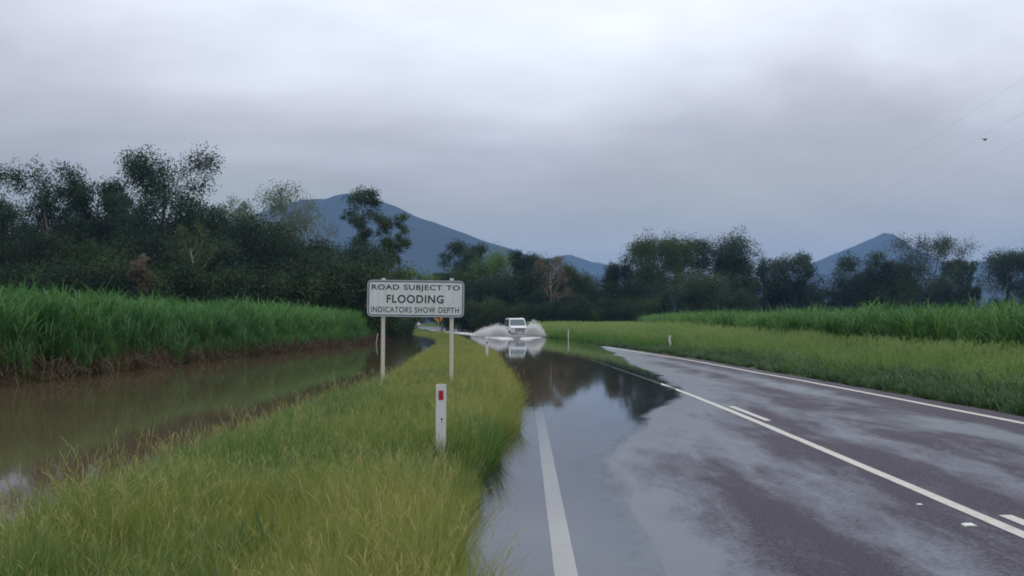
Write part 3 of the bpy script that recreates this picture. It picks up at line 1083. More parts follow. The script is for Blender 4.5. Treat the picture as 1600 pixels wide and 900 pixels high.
def tree_meshes(seed, h, w, style, leaf, bark, density=1.0, far=1.0):
    r = np.random.default_rng(seed)
    TV, TF, tn = [], [], 0
    clumps = []           # centre, radius, tone
    tw = {'gum': 0.017, 'feather': 0.013, 'bush': 0.018, 'slim': 0.014, 'bare': 0.014, 'umbrella': 0.015}[style]
    r0 = max(0.12, h * tw)

    def add(pts, rad, sides):
        nonlocal tn
        V, F = tube(pts, rad, sides)
        TV.append(V)
        TF.append(F + tn)
        tn += len(V)

    def wander(p, d, L, n, up, jit):
        pts = [np.array(p, float)]
        d = np.array(d, float)
        for _ in range(n):
            d = d + r.normal(0, jit, 3) + np.array([0, 0, up])
            d /= np.linalg.norm(d)
            pts.append(pts[-1] + d * L / n)
        return np.array(pts), d
    low = {'gum': 0.34, 'feather': 0.45, 'bush': 0.08, 'slim': 0.30, 'bare': 0.3, 'umbrella': 0.5}[style]
    th = {'gum': 0.86, 'feather': 0.8, 'bush': 0.75, 'slim': 0.93, 'bare': 0.85, 'umbrella': 0.82}[style]
    trunk, _ = wander((0, 0, -0.3), (r.normal(0, 0.06), r.normal(0, 0.06), 1), h * th, 9, 0.06, 0.05)
    add(trunk, np.linspace(r0, r0 * 0.28, len(trunk)), 7)
    nl = {'gum': 13, 'feather': 11, 'bush': 16, 'slim': 15, 'bare': 14, 'umbrella': 9}[style]
    cr = {'gum': 0.25, 'feather': 0.215, 'bush': 0.27, 'slim': 0.215, 'bare': 0.19, 'umbrella': 0.235}[style] * w
    for k in range(nl):
        f = low + (1 - low) * (k + r.uniform(0, 0.8)) / nl
        f = min(f, 0.98)
        q = f * (len(trunk) - 1)
        i = int(q)
        p = trunk[i] * (1 - q + i) + trunk[min(i + 1, len(trunk) - 1)] * (q - i)
        # crown envelope
        g = (f - low) / (1 - low)
        if style == 'gum':
            env = 0.55 + 0.45 * math.sin(PI * min(1, 0.15 + 0.75 * g))
        elif style == 'slim':
            env = 0.75 + 0.25 * math.sin(PI * g)
        elif style == 'umbrella':
            env = 0.9
        elif style == 'bush':
            env = 0.55 + 0.45 * math.sin(PI * (0.2 + 0.6 * g))
        else:
            env = 0.6 + 0.4 * math.sin(PI * (0.1 + 0.75 * g))
        az = k * 2.4 + r.normal(0, 0.5)
        rise = {'gum': 0.85, 'feather': 0.9, 'bush': 0.45, 'slim': 1.0, 'bare': 1.0, 'umbrella': 0.6}[style] * r.uniform(0.6, 1.4)
        d = np.array([math.cos(az), math.sin(az), rise])
        d /= np.linalg.norm(d)
        L = w * 0.5 * env * r.uniform(0.65, 1.1) / max(0.4, math.hypot(d[0], d[1]))
        L = min(L, (h - p[2]) * 1.15 + w * 0.1)
        if L < 0.3:
            continue
        pts, d2 = wander(p, d, L, 5, 0.05, 0.13)
        rb = r0 * (1 - 0.7 * f) * 0.42
        add(pts, np.linspace(rb, rb * 0.25, 6), 4)
        tone = r.uniform(0.0, 1.0)
        clumps.append((pts[-1], cr * r.uniform(0.7, 1.2), tone))
        clumps.append((pts[3], cr * r.uniform(0.5, 0.95), tone))
        for s in range({'gum': 3, 'feather': 3, 'bush': 2, 'slim': 2, 'bare': 3, 'umbrella': 3}[style]):
            j = r.integers(2, 5)
            dd = d2 + r.normal(0, 0.6, 3) + np.array([0, 0, 0.15])
            dd /= np.linalg.norm(dd)
            p2, _ = wander(pts[j], dd, L * r.uniform(0.3, 0.6), 3, 0.04, 0.15)
            add(p2, np.linspace(rb * 0.5, rb * 0.15, 4), 3)
            clumps.append((p2[-1], cr * r.uniform(0.55, 1.05), np.clip(tone + r.normal(0, 0.2), 0, 1)))
    clumps.append((trunk[-1] + np.array([0, 0, h * (1 - th) * 0.45]), cr * 0.9, 0.7))
    # leaves
    per = {'gum': 330, 'feather': 170, 'bush': 330, 'slim': 260, 'bare': 50, 'umbrella': 280}[style] * density
    ls = {'gum': 0.30, 'feather': 0.26, 'bush': 0.32, 'slim': 0.28, 'bare': 0.24, 'umbrella': 0.30}[style] * (0.75 + h / 60) * far * 0.84
    C, T, Rr = [], [], []
    for c, rad, tone in clumps:
        if c[2] > h * 1.0:
            c = np.array([c[0], c[1], h - rad * 0.4])
        n = max(6, int(per * 1.15 * (rad / cr) ** 2))
        v = r.normal(0, 1, (n, 3))
        v /= np.linalg.norm(v, axis=1)[:, None]
        q = 0.9 * r.uniform(0, 1, n) ** 0.5
        lump = 1 + 0.35 * np.sin(v[:, 0] * 5 + tone * 9) * np.sin(v[:, 2] * 4 + tone * 5)
        pos = c + v * (q * lump)[:, None] * rad * np.array([1.0, 1.0, 0.95])
        C.append(pos)
        Rr.append(q)
        T.append(np.clip(tone * 0.75 + r.normal(0.1, 0.18, n), 0, 1))
    C, T, Q = np.concatenate(C), np.concatenate(T), np.concatenate(Rr)
    C[:, 2] = np.maximum(C[:, 2], 0.15)
    n = len(C)
    d = r.normal(0, 1, (n, 3))
    d[:, 2] -= 0.7
    d /= np.linalg.norm(d, axis=1)[:, None]
    s = np.cross(d, r.normal(0, 1, (n, 3)))
    s /= np.linalg.norm(s, axis=1)[:, None] + 1e-9
    Ll = ls * r.uniform(0.6, 1.35, n) * (1.1 - 0.32 * Q)
    Ww = Ll * r.uniform(0.38, 0.6, n)
    A = C - d * Ll[:, None] * 0.5
    B = C + d * Ll[:, None] * 0.5
    S = s * Ww[:, None] * 0.5
    mid = C - d * Ll[:, None] * 0.08
    V = np.stack([A + S, B, A * 0.75 + B * 0.25 - S], 1).reshape(-1, 3)
    F = np.arange(n * 3).reshape(-1, 3)
    dry = (r.uniform(0, 1, n) < 0.04) * 0.8
    crown = np_mesh('crown', V, F, LEAF[leaf], {'tone': np.repeat(T, 3), 'dry': np.repeat(dry, 3)})
    tr = np_mesh('trunk', np.concatenate(TV), np.concatenate(TF), BARK[bark], smooth=True)
    return tr, crown


def plant(name, tr, crown, loc, rz, label, cat, group=None, scale=1.0):
    t = empty(name, loc, rz)
    t.scale = (scale,) * 3
    tag(t, label, cat, group)
    link('trunk', tr, t)
    link('crown', crown, t)
    return t


_seed = [500]


def tree_at(px, top, wpx, D, style, leaf, bark, label, group=None, name='gum_tree', density=1.0, cat='tree'):
    _seed[0] += 1
    x = (px - 800) / F_PX * D
    h = (HOR - top) / F_PX * D + CAM_Z
    w = wpx / F_PX * D
    tr, cr = tree_meshes(_seed[0], h * 0.97, w * 1.08, style, leaf, bark, density * (1.0 if D < 150 else 1.15), 1.0 if D < 150 else 1.3)
    z = float(z_land(np.array([x]), np.array([D]))[0])
    return plant(name, tr, cr, (x, D, z - 0.05), rng.uniform(-0.4, 0.4), label, cat, group)


TREES = [
    # left belt, the ones that stand out
    (-25, 305, 110, 98, 'gum', 'dark', 'dark', 'dark round-headed gum tree cut off by the left edge of the view', 'gum_tree', 1.1),
    (30, 300, 84, 104, 'gum', 'gum', 'grey', 'shorter gum with ragged crown just left of the twin-topped gums', 'gum_tree', 0.8),
    (80, 262, 100, 96, 'gum', 'gum', 'grey', 'left one of two flat-topped gums side by side above the left cane', 'gum_tree', 1.0),
    (134, 263, 88, 100, 'gum', 'gum', 'grey', 'right one of two flat-topped gums side by side above the left cane', 'gum_tree', 1.1),
    (186, 268, 62, 108, 'gum', 'gum', 'grey', 'thin see-through gum leaning against the tallest crown of the left belt', 'gum_tree', 1.0),
    (242, 233, 128, 97, 'gum', 'gum', 'dark', 'tallest tree of the view, broad heavy-crowned gum above the left cane', 'gum_tree', 1.25),
    (292, 285, 60, 104, 'feather', 'gum', 'grey', 'lacy side gum under the right shoulder of the tallest tree', 'gum_tree', 1.0),
    (345, 278, 66, 116, 'feather', 'pale', 'pale', 'wispy pale gum almost transparent against the cloud', 'gum_tree', 0.9),
    (415, 271, 118, 112, 'umbrella', 'pale', 'pale', 'pale spreading gum with flat crown left of the mountain top', 'gum_tree', 1.05),
    (350, 322, 96, 100, 'bush', 'dark', 'dark', 'dark dome-shaped tree beneath the pale spreading gum', 'broadleaf_tree', 1.0),
    (476, 312, 92, 110, 'bare', 'pale', 'pale', 'half bare pale-limbed tree in front of the left mountain flank', 'gum_tree', 1.6),
    (574, 292, 60, 112, 'slim', 'gum', 'grey', 'tall slender gum standing clear in front of the mountain peak', 'gum_tree', 0.95),
    (600, 335, 50, 114, 'slim', 'olive', 'grey', 'shorter olive gum pressed to the right side of the slender gum', 'gum_tree', 0.9),
    (322, 352, 60, 84, 'bare', 'olive', 'pale', 'thin half bare tree with two pale stems at the back of the left cane', 'gum_tree', 1.6),
    (235, 375, 40, 82, 'bush', 'brown', 'dark', 'small rusty brown tree under the tallest gum', 'small_tree', 0.7),
    (642, 404, 58, 150, 'bush', 'fresh', 'grey', 'bright green rounded tree just above the left half of the flood sign', 'broadleaf_tree', 0.8),
    (690, 424, 36, 170, 'gum', 'gum', 'grey', 'small dark tree peeping over the right half of the flood sign', 'gum_tree', 1.0),
    # middle belt
    (742, 374, 58, 178, 'gum', 'gum', 'grey', 'dark-topped gum highest of the trees right of the flood sign', 'gum_tree', 1.2),
    (722, 408, 66, 172, 'bush', 'olive', 'grey', 'olive tree directly right of and behind the flood sign', 'broadleaf_tree', 0.8),
    (776, 398, 86, 174, 'bush', 'fresh', 'grey', 'broad light green tree behind and left of the oncoming car', 'broadleaf_tree', 0.8),
    (832, 396, 56, 180, 'gum', 'gum', 'dark', 'dark upright tree rising straight behind the oncoming car', 'gum_tree', 1.3),
    (812, 428, 92, 158, 'bush', 'dark', 'dark', 'low spreading deep green tree right above the roof of the oncoming car', 'broadleaf_tree', 1.1),
    (860, 402, 56, 166, 'bare', 'brown', 'pale', 'pinkish brown half bare tree right of the oncoming car', 'gum_tree', 2.4),
    (886, 418, 52, 176, 'gum', 'olive', 'grey', 'olive gum next to the half bare brown tree', 'gum_tree', 1.0),
    (928, 432, 74, 190, 'bush', 'gum', 'dark', 'low blue-green tree in the dip between the middle and right tree groups', 'broadleaf_tree', 0.8),
    # right belt
    (968, 414, 46, 186, 'gum', 'gum', 'dark', 'small leftmost gum of the right-hand tree group', 'gum_tree', 1.1),
    (1010, 380, 92, 182, 'gum', 'olive', 'dark', 'broad olive gum with spiky top heading the right-hand tree group', 'gum_tree', 1.35),
    (1062, 378, 58, 192, 'gum', 'gum', 'grey', 'narrow gum with one loose tuft above its crown in the right-hand group', 'gum_tree', 1.0),
    (1112, 376, 100, 186, 'gum', 'gum', 'dark', 'largest rounded gum in the middle of the right-hand group', 'gum_tree', 1.3),
    (1152, 402, 56, 190, 'slim', 'olive', 'grey', 'yellowish olive gum at the right shoulder of the rounded gum', 'gum_tree', 1.1),
    (1090, 436, 110, 170, 'bush', 'olive', 'dark', 'wide low olive tree at the foot of the right-hand group', 'broadleaf_tree', 0.9),
    (1196, 404, 56, 200, 'umbrella', 'gum', 'dark', 'flat-crowned gum on a thin trunk at the gap in the right belt', 'gum_tree', 1.0),
    (1240, 398, 64, 196, 'gum', 'gum', 'dark', 'open gum with twin tufts left of the right-hand peak', 'gum_tree', 0.8),
    (1326, 394, 66, 204, 'umbrella', 'gum', 'dark', 'flat-topped gum standing straight under the slope of the right-hand peak', 'gum_tree', 1.1),
    (1402, 412, 56, 200, 'gum', 'gum', 'dark', 'lower gum just left of the ragged gum beside the peak', 'gum_tree', 0.9),
    (1444, 373, 96, 196, 'feather', 'gum', 'dark', 'large ragged gum with wide side boughs right of the peak', 'gum_tree', 1.9),
    (1490, 408, 40, 206, 'slim', 'gum', 'dark', 'left one of two narrow pole-like gums near the right border', 'gum_tree', 1.0),
    (1522, 406, 36, 214, 'slim', 'gum', 'dark', 'right one of two narrow pole-like gums near the right border', 'gum_tree', 0.9),
    (1572, 398, 84, 208, 'gum', 'gum', 'grey', 'wide thin gum before the second hill at the right border', 'gum_tree', 0.9),
    (1630, 392, 80, 202, 'gum', 'gum', 'dark', 'gum half cut off by the right edge of the view', 'gum_tree', 1.0),
]
for (px, top, wpx, D, style, leaf, bark, lab, nm, dens) in TREES:
    tree_at(px, top, wpx, D, style, leaf, bark, lab, None, nm, dens)

# filler trees: dense thicket under and between them, from a few individuals copied about
LOOK = {'dark': 'blackish green', 'olive': 'olive green', 'gum': 'grey green'}


def protos(specs):
    out = []
    for (h, w, style, leaf, bark, dens) in specs:
        _seed[0] += 1
        out.append((h, tree_meshes(_seed[0], h, w, style, leaf, bark, dens), LOOK[leaf]))
    return out


def fill(name, pr, spots, label, cat, group):
    for i, (px, top, D) in enumerate(spots):
        h0, (tr, cr), look = pr[i % len(pr)]
        x = (px - 800) / F_PX * D
        h = (HOR - top) / F_PX * D + CAM_Z
        z = float(z_land(np.array([x]), np.array([float(D)]))[0])
        plant(name, tr, cr, (x, D, z - 0.05), rng.uniform(0, 6.28), look + ' ' + label, cat, group + ', ' + look, scale=h / h0)


P_thicket = protos([(8.5, 7.0, 'bush', 'dark', 'dark', 0.9), (8.5, 6.2, 'bush', 'olive', 'dark', 0.8), (8.5, 6.4, 'bush', 'dark', 'grey', 0.8),
                    (8.5, 7.4, 'bush', 'gum', 'dark', 0.9), (8.5, 6.0, 'bush', 'dark', 'dark', 1.0)])
spots = []
for k, px in enumerate(range(-60, 570, 34)):
    spots.append((px + rng.uniform(-10, 10), 366 + rng.uniform(-22, 22) + 0.09 * max(0, px - 300), 88 + rng.uniform(0, 12)))
for k, px in enumerate(range(-40, 575, 46)):
    spots.append((px + rng.uniform(-12, 12), 338 + rng.uniform(-12, 22) + max(0, px - 330) * 0.22, 104 + rng.uniform(0, 8)))
fill('thicket_tree', P_thicket, spots, 'middle-height tree of the thicket beneath the left gums', 'tree', 'thicket trees behind the left cane')
P_under = protos([(4.5, 5.2, 'bush', 'dark', 'dark', 0.7), (4.5, 4.6, 'bush', 'dark', 'dark', 0.6), (4.5, 5.0, 'bush', 'olive', 'dark', 0.6)])
spots = [(px + rng.uniform(-8, 8), 428 + rng.uniform(-14, 12), 79 + rng.uniform(0, 6) + max(0, px - 480) * 0.05) for px in range(-40, 575, 36)]
fill('shrub', P_under, spots, 'shrub at the back edge of the left cane field', 'shrub', 'shrubs under the left tree belt')
spots = [(px + rng.uniform(-8, 8), 446 + (12 if 890 < px < 950 else 0) + rng.uniform(-14, 12), 165 + rng.uniform(0, 22)) for px in range(705, 1180, 22)]
fill('thicket_tree', P_thicket[::-1], spots, 'bushy tree of the low belt across the bend behind the oncoming car', 'tree', 'low trees across the road bend')
spots = [(px + rng.uniform(-8, 8), 478 + rng.uniform(-8, 8), 150 + rng.uniform(0, 15)) for px in range(716, 1010, 20)]
fill('shrub', P_under, spots, 'shrub at the foot of the trees behind the oncoming car', 'shrub', 'shrubs across the road bend')
spots = [(px + rng.uniform(-8, 8), 446 + rng.uniform(-14, 10) - (10 if 1340 < px < 1470 else 0), 195 + rng.uniform(0, 16)) for px in range(1165, 1480, 22)] + \
        [(px, 466 + rng.uniform(-8, 6), 200 + rng.uniform(0, 12)) for px in (1500, 1514, 1556, 1582, 1612, 1640)]
fill('thicket_tree', P_thicket, spots, 'low tree filling the belt behind the right cane field', 'tree', 'low trees behind the right cane')
spots = [(px, 470 + rng.uniform(-10, 8), 420 + rng.uniform(0, 30)) for px in (632, 650, 668, 684, 702, 718)]
fill('thicket_tree', P_thicket, spots, 'distant tree beyond the paddock, seen just under the flood board', 'tree', 'distant trees beyond the paddock')
spots = [(588, 474, 90), (604, 484, 96), (617, 492, 104), (630, 497, 112)]
fill('shrub', P_under, spots, 'shrub overhanging the ditch left of the bend warning sign', 'shrub', 'shrubs over the ditch')


# ------------------------------------------------------------------ solid object helpers
def bm_obj(name, bm, mat, parent=None, smooth=False):
    me = bpy.data.meshes.new(name)
    bm.normal_update()
    if smooth:
        for f in bm.faces:
            f.smooth = True
    bm.to_mesh(me)
    bm.free()
    me.materials.append(mat)
    return link(name, me, parent)


def bx(bm, x0, x1, y0, y1, z0, z1, bev=0.0, seg=2):
    r = bmesh.ops.create_cube(bm, size=1.0)
    vs = r['verts']
    bmesh.ops.scale(bm, vec=(x1 - x0, y1 - y0, z1 - z0), verts=vs)
    bmesh.ops.translate(bm, vec=((x0 + x1) / 2, (y0 + y1) / 2, (z0 + z1) / 2), verts=vs)
    if bev > 0:
        es = list({e for v in vs for e in v.link_edges})
        bmesh.ops.bevel(bm, geom=es, offset=bev, segments=seg, affect='EDGES', profile=0.5)


def box_part(name, x0, x1, y0, y1, z0, z1, mat, parent=None, bev=0.01):
    bm = bmesh.new()
    bx(bm, x0, x1, y0, y1, z0, z1, bev)
    return bm_obj(name, bm, mat, parent)


def rounded_outline(w, h, r, n=6):
    pts = []
    for cx, cz, a0 in ((w / 2 - r, h / 2 - r, 0), (-w / 2 + r, h / 2 - r, 90), (-w / 2 + r, -h / 2 + r, 180), (w / 2 - r, -h / 2 + r, 270)):
        for k in range(n + 1):
            a = R(a0 + 90 * k / n)
            pts.append((cx + r * math.cos(a), cz + r * math.sin(a)))
    return pts


def plate(name, outline, y0, y1, mat, parent, hole=None):
    """vertical plate in the XZ plane between y0 (front) and y1; optional inner outline makes it a ring"""
    bm = bmesh.new()
    n = len(outline)
    f0 = [bm.verts.new((x, y0, z)) for x, z in outline]
    b0 = [bm.verts.new((x, y1, z)) for x, z in outline]
    if hole is None:
        bm.faces.new(f0)
        bm.faces.new(b0[::-1])
        for i in range(n):
            j = (i + 1) % n
            bm.faces.new((f0[j], f0[i], b0[i], b0[j]))
    else:
        f1 = [bm.verts.new((x, y0, z)) for x, z in hole]
        b1 = [bm.verts.new((x, y1, z)) for x, z in hole]
        for i in range(n):
            j = (i + 1) % n
            bm.faces.new((f0[i], f0[j], f1[j], f1[i]))
            bm.faces.new((b0[j], b0[i], b1[i], b1[j]))
            bm.faces.new((f0[j], f0[i], b0[i], b0[j]))
            bm.faces.new((f1[i], f1[j], b1[j], b1[i]))
    bmesh.ops.recalc_face_normals(bm, faces=bm.faces)
    return bm_obj(name, bm, mat, parent)


def cyl(bm, r, p0, p1, seg=12, r2=None):
    p0, p1 = Vector(p0), Vector(p1)
    d = p1 - p0
    res = bmesh.ops.create_cone(bm, cap_ends=True, segments=seg, radius1=r, radius2=r if r2 is None else r2, depth=d.length)
    rot = d.to_track_quat('Z', 'Y').to_matrix().to_4x4()
    bmesh.ops.transform(bm, matrix=Matrix.Translation((p0 + p1) / 2) @ rot, verts=res['verts'])


def lettering(text, cx, cz, width, cap, bold, y, mat, parent):
    cu = bpy.data.curves.new('lettering', 'FONT')
    cu.body = text
    cu.size = 1.0
    cu.space_character = 1.12
    cu.space_word = 1.15
    cu.offset = bold
    cu.extrude = 0.0
    tmp = bpy.data.objects.new('lettering_source', cu)
    COL.objects.link(tmp)
    dg = bpy.context.evaluated_depsgraph_get()
    me = bpy.data.meshes.new_from_object(tmp.evaluated_get(dg))
    bpy.data.objects.remove(tmp)
    co = np.empty(len(me.vertices) * 3, np.float32)
    me.vertices.foreach_get('co', co)
    co = co.reshape(-1, 3)
    lo, hi = co.min(0), co.max(0)
    out = np.empty_like(co)
    out[:, 0] = (co[:, 0] - (lo[0] + hi[0]) / 2) / (hi[0] - lo[0]) * width + cx
    out[:, 2] = (co[:, 1] - (lo[1] + hi[1]) / 2) / (hi[1] - lo[1]) * cap + cz
    out[:, 1] = y
    me.vertices.foreach_set('co', out.ravel())
    me.update()
    me.materials.clear()
    me.materials.append(mat)
    # every letter a piece of its own
    par = list(range(len(me.vertices)))

    def root(i):
        while par[i] != i:
            par[i] = par[par[i]]
            i = par[i]
        return i
    for e in me.edges:
        a, b_ = root(e.vertices[0]), root(e.vertices[1])
        par[a] = b_
    groups = {}
    for p in me.polygons:
        groups.setdefault(root(p.vertices[0]), []).append(list(p.vertices))
    for polys in groups.values():
        used = sorted({v for p in polys for v in p})
        ix = {v: i for i, v in enumerate(used)}
        lm = bpy.data.meshes.new('letter')
        lm.from_pydata([tuple(me.vertices[v].co) for v in used], [], [[ix[v] for v in p] for p in polys])
        lm.materials.append(mat)
        link('letter', lm, parent)
    bpy.data.meshes.remove(me)




def mat_sign():
    m, nt, out = new_mat('sign_white')
    g = NT(nt)
    b = g.n('ShaderNodeBsdfPrincipled')
    tc = g.n('ShaderNodeTexCoord')
    mp = g.n('ShaderNodeMapping')
    mp.inputs['Scale'].default_value = (9.0, 1.0, 0.9)
    g.l(tc.outputs['Object'], mp.inputs['Vector'])
    streak = g.ramp(g.noise(mp.outputs[0], 1.6, 5, 0.65), [(0.42, 0.0), (0.75, 1.0)])
    blot = g.noise(tc.outputs['Object'], 2.5, 5, 0.6)
    c = g.mix(blot, (0.60, 0.65, 0.63), (0.72, 0.76, 0.74))
    g.l(g.mix(g.m('MULTIPLY', streak, 0.5), c, (0.42, 0.42, 0.37)), b.inputs['Base Color'])
    b.inputs['Roughness'].default_value = 0.4
    g.l(b.outputs[0], out.inputs['Surface'])
    return m


M_white = mat_sign()
M_black = plain('sign_black', (0.012, 0.013, 0.018), 0.5, wear=0.05)
M_alu = plain('aluminium', (0.46, 0.48, 0.5), 0.45, 0.6, wear=0.1)
M_cream = plain('cream_paint', (0.62, 0.58, 0.47), 0.5, wear=0.12, scale=14)
M_post = plain('post_white', (0.68, 0.68, 0.66), 0.5, wear=0.12, scale=9)
M_red = plain('reflector_red', (0.42, 0.015, 0.03), 0.25, wear=0.1, coat=0.5)
M_yel = plain('sign_amber', (0.72, 0.30, 0.015), 0.4, wear=0.08)
M_rub = plain('rubber', (0.015, 0.015, 0.016), 0.8, wear=0.2)
M_glass = plain('car_glass', (0.09, 0.13, 0.145), 0.08, wear=0.05, spec=0.6)
M_wpaint = plain('white_car_paint', (0.78, 0.78, 0.79), 0.25, wear=0.03, coat=0.6)
M_dark = plain('dark_plastic', (0.02, 0.02, 0.023), 0.5)
M_lamp = plain('lamp_lens', (0.5, 0.53, 0.55), 0.12, wear=0.05, coat=0.6)
M_amb = plain('amber_lens', (0.5, 0.17, 0.02), 0.2, wear=0.05)
M_rim = plain('steel_rim', (0.4, 0.41, 0.42), 0.4, 0.7)
M_rust = plain('timber_stake', (0.66, 0.65, 0.62), 0.7, wear=0.15)


def gz(x, y):
    return float(z_land(np.array([float(x)]), np.array([float(y)]))[0])


def flood_sign():
    D = 21.9
    s = D / F_PX
    t = empty('flood_warning_sign', ((649.5 - 800) * s, D, 0.0))
    tag(t, 'white flood warning board on two cream posts in the grass', 'road sign')
    W, Hh = 2.075, 0.785
    cz = CAM_Z + (HOR - 466.5) * s
    tilt = R(0.75)
    b = empty('sign_board', (0, 0, cz))
    b.parent = t
    b.rotation_euler = (0, tilt, 0)
    o = plate('panel', rounded_outline(W - 0.03, Hh - 0.03, 0.085), -0.003, 0.0, M_white, b)
    for bxx in (-0.73, 0.73):
        for bz in (-0.24, 0.24):
            bm = bmesh.new()
            cyl(bm, 0.013, (bxx, -0.008, bz), (bxx, -0.002, bz), 8)
            bm_obj('bolt', bm, M_alu, b)
    plate('rim', rounded_outline(W, Hh, 0.1), -0.009, 0.012, M_alu, b, rounded_outline(W - 0.052, Hh - 0.052, 0.078))
    plate('border_line', rounded_outline(W - 0.056, Hh - 0.056, 0.076), -0.006, -0.0032, M_black, b, rounded_outline(W - 0.088, Hh - 0.088, 0.06))
    k = 0.001446
    for text, x0, x1, z0, z1, bold in (('ROAD SUBJECT TO', 147, 1450, 190, 290, 0.02), ('FLOODING', 368, 1210, 340, 462, 0.022), ('INDICATORS SHOW DEPTH', 140, 1440, 517, 603, 0.012)):
        lettering(text, ((x0 + x1) / 2 - 797.5) * k, (392.5 - (z0 + z1) / 2) * k, (x1 - x0) * k, (z1 - z0) * k, bold, -0.0055, M_black, b)
    for px, lean in ((598.5, 0.012), (705.5, 0.004)):
        x = (px - 649.5) * s
        bm = bmesh.new()
        cyl(bm, 0.042, (x - lean, 0.062, gz((px - 800) * s, D) - 0.35), (x, 0.062, cz + Hh / 2 + 0.02), 14)
        p = bm_obj('post', bm, M_cream, t, smooth=False)
        bm = bmesh.new()
        cyl(bm, 0.05, (x, 0.062, cz + Hh / 2 + 0.0), (x, 0.062, cz + Hh / 2 + 0.045), 14, 0.04)
        bm_obj('post_cap', bm, M_alu, t)
        for dz in (-0.24, 0.24):
            bm = bmesh.new()
            bx(bm, x - 0.06, x + 0.06, 0.002, 0.07, cz + dz - 0.02, cz + dz + 0.02)
            bm_obj('clamp', bm, M_alu, t)


def guide_post(px, D, top_px, label, reflect=None, w=0.105, lean=0.0, base=None, facing=0.0, bend=0.0):
    s = D / F_PX
    x = (px - 800) * s
    zt = CAM_Z + (HOR - top_px) * s
    zb = gz(x, D)
    t = empty('guide_post', (x, D, zb), facing)
    tag(t, label, 'guide post')
    h = zt - zb
    bm = bmesh.new()
    hw, th = w / 2, 0.022
    rows = [(-0.3, 0, 1.0), (0, 0, 1.0), (h * 0.45, lean * 0.45, 1.0), (h * 0.72, lean * 0.72 + bend, 1.0), (h - 0.012, lean, 1.0), (h, lean, 0.9)]
    prev = None
    for z, dx, k in rows:
        ring = [bm.verts.new((dx + a * hw * k, b, z)) for a, b in ((-1, 0.0), (-0.85, -th), (0.85, -th), (1, 0.0), (0.8, th * 0.5), (-0.8, th * 0.5))]
        if prev:
            for i in range(6):
                j = (i + 1) % 6
                bm.faces.new((prev[i], prev[j], ring[j], ring[i]))
        else:
            bm.faces.new(ring[::-1])
        prev = ring
    bm.faces.new(prev)
    bm_obj('post', bm, M_post, t)
    if reflect:
        bm = bmesh.new()
        bx(bm, lean - 0.026, lean + 0.026, -th - 0.008, -th + 0.004, h - 0.165, h - 0.065, 0.004)
        bm_obj('reflector', bm, reflect, t)
    return t


flood_sign()
gp = guide_post(689, 11.0, 600, 'white guide post with red reflector, nearest to the camera on the left verge', M_red, w=0.112, lean=0.004)
bm = bmesh.new()
cyl(bm, 0.011, (0.012, -0.026, 0.46), (0.012, -0.018, 0.46), 10)
bm_obj('bolt', bm, M_dark, gp)
bm = bmesh.new()
cyl(bm, 0.006, (0.015, -0.026, 0.43), (0.015, -0.018, 0.43), 10)
bm_obj('bolt', bm, M_dark, gp)
guide_post(761, 42.0, 531, 'small white guide post on the left verge where the spray reaches the grass', M_red)
guide_post(888, 93.0, 514.5, 'white guide post at the water edge right of the spray', M_lamp)
guide_post(1047, 55.0, 524, 'white guide post with bent top in the grass right of the road', M_lamp, bend=-0.045)
guide_post(742, 200.0, 507.5, 'white guide post beyond the wake, right one of two far ones', M_lamp, w=0.13)
guide_post(715, 290.0, 504, 'white guide post beyond the wake, left one of two far ones', M_lamp, w=0.14)


def stake():
    D = 75.0
    s = D / F_PX
    t = empty('depth_stake', ((588 - 800) * s, D, -0.3))
    tag(t, 'thin white leaning stake standing in the ditch left of the flood sign post', 'stake')
    V, F = tube([(-0.02, 0, -0.2), (0.0, 0, 0.3), (0.06, 0, 0.75), (0.13, 0, 1.1)], [0.028, 0.026, 0.024, 0.02], 8)
    F = [list(f) for f in F]
    me = bpy.data.meshes.new('stake')
    me.from_pydata([tuple(v) for v in V], [], F + [[31 - k for k in range(8)][::-1]])
    me.materials.append(M_rust)
    link('stake', me, t)


stake()


def bend_sign():
    D = 124.0
    s = D / F_PX
    x = (685 - 800) * s
    t = empty('bend_warning_sign', (x, D, gz(x, D)))
    tag(t, 'amber diamond bend warning sign with black arrow seen below the flood board', 'road sign')
    cz = CAM_Z + (HOR - 497.5) * s - gz(x, D)
    d = 0.58
    plate('panel', [(d, cz), (0, cz + d), (-d, cz), (0, cz - d)], -0.02, 0.0, M_yel, t)
    k = 0.93
    plate('border_line', [(d * k, cz), (0, cz + d * k), (-d * k, cz), (0, cz - d * k)], -0.024, -0.021, M_black, t, [(d * .88, cz), (0, cz + d * .88), (-d * .88, cz), (0, cz - d * .88)])
    # arrow: up the stem, then turning left
    a = 0.07
    plate('arrow', [(0.12 - a, cz - 0.32), (0.12 + a, cz - 0.32), (0.12 + a, cz + 0.14), (-0.12, cz + 0.14), (-0.12, cz + 0.24), (-0.32, cz + 0.06), (-0.12, cz - 0.12), (-0.12, cz + 0.0), (0.12 - a, cz + 0.0)], -0.026, -0.021, M_black, t)
    bm = bmesh.new()
    cyl(bm, 0.04, (0, 0.045, -0.4), (0, 0.045, cz + 0.3), 10)
    bm_obj('post', bm, M_alu, t)


bend_sign()


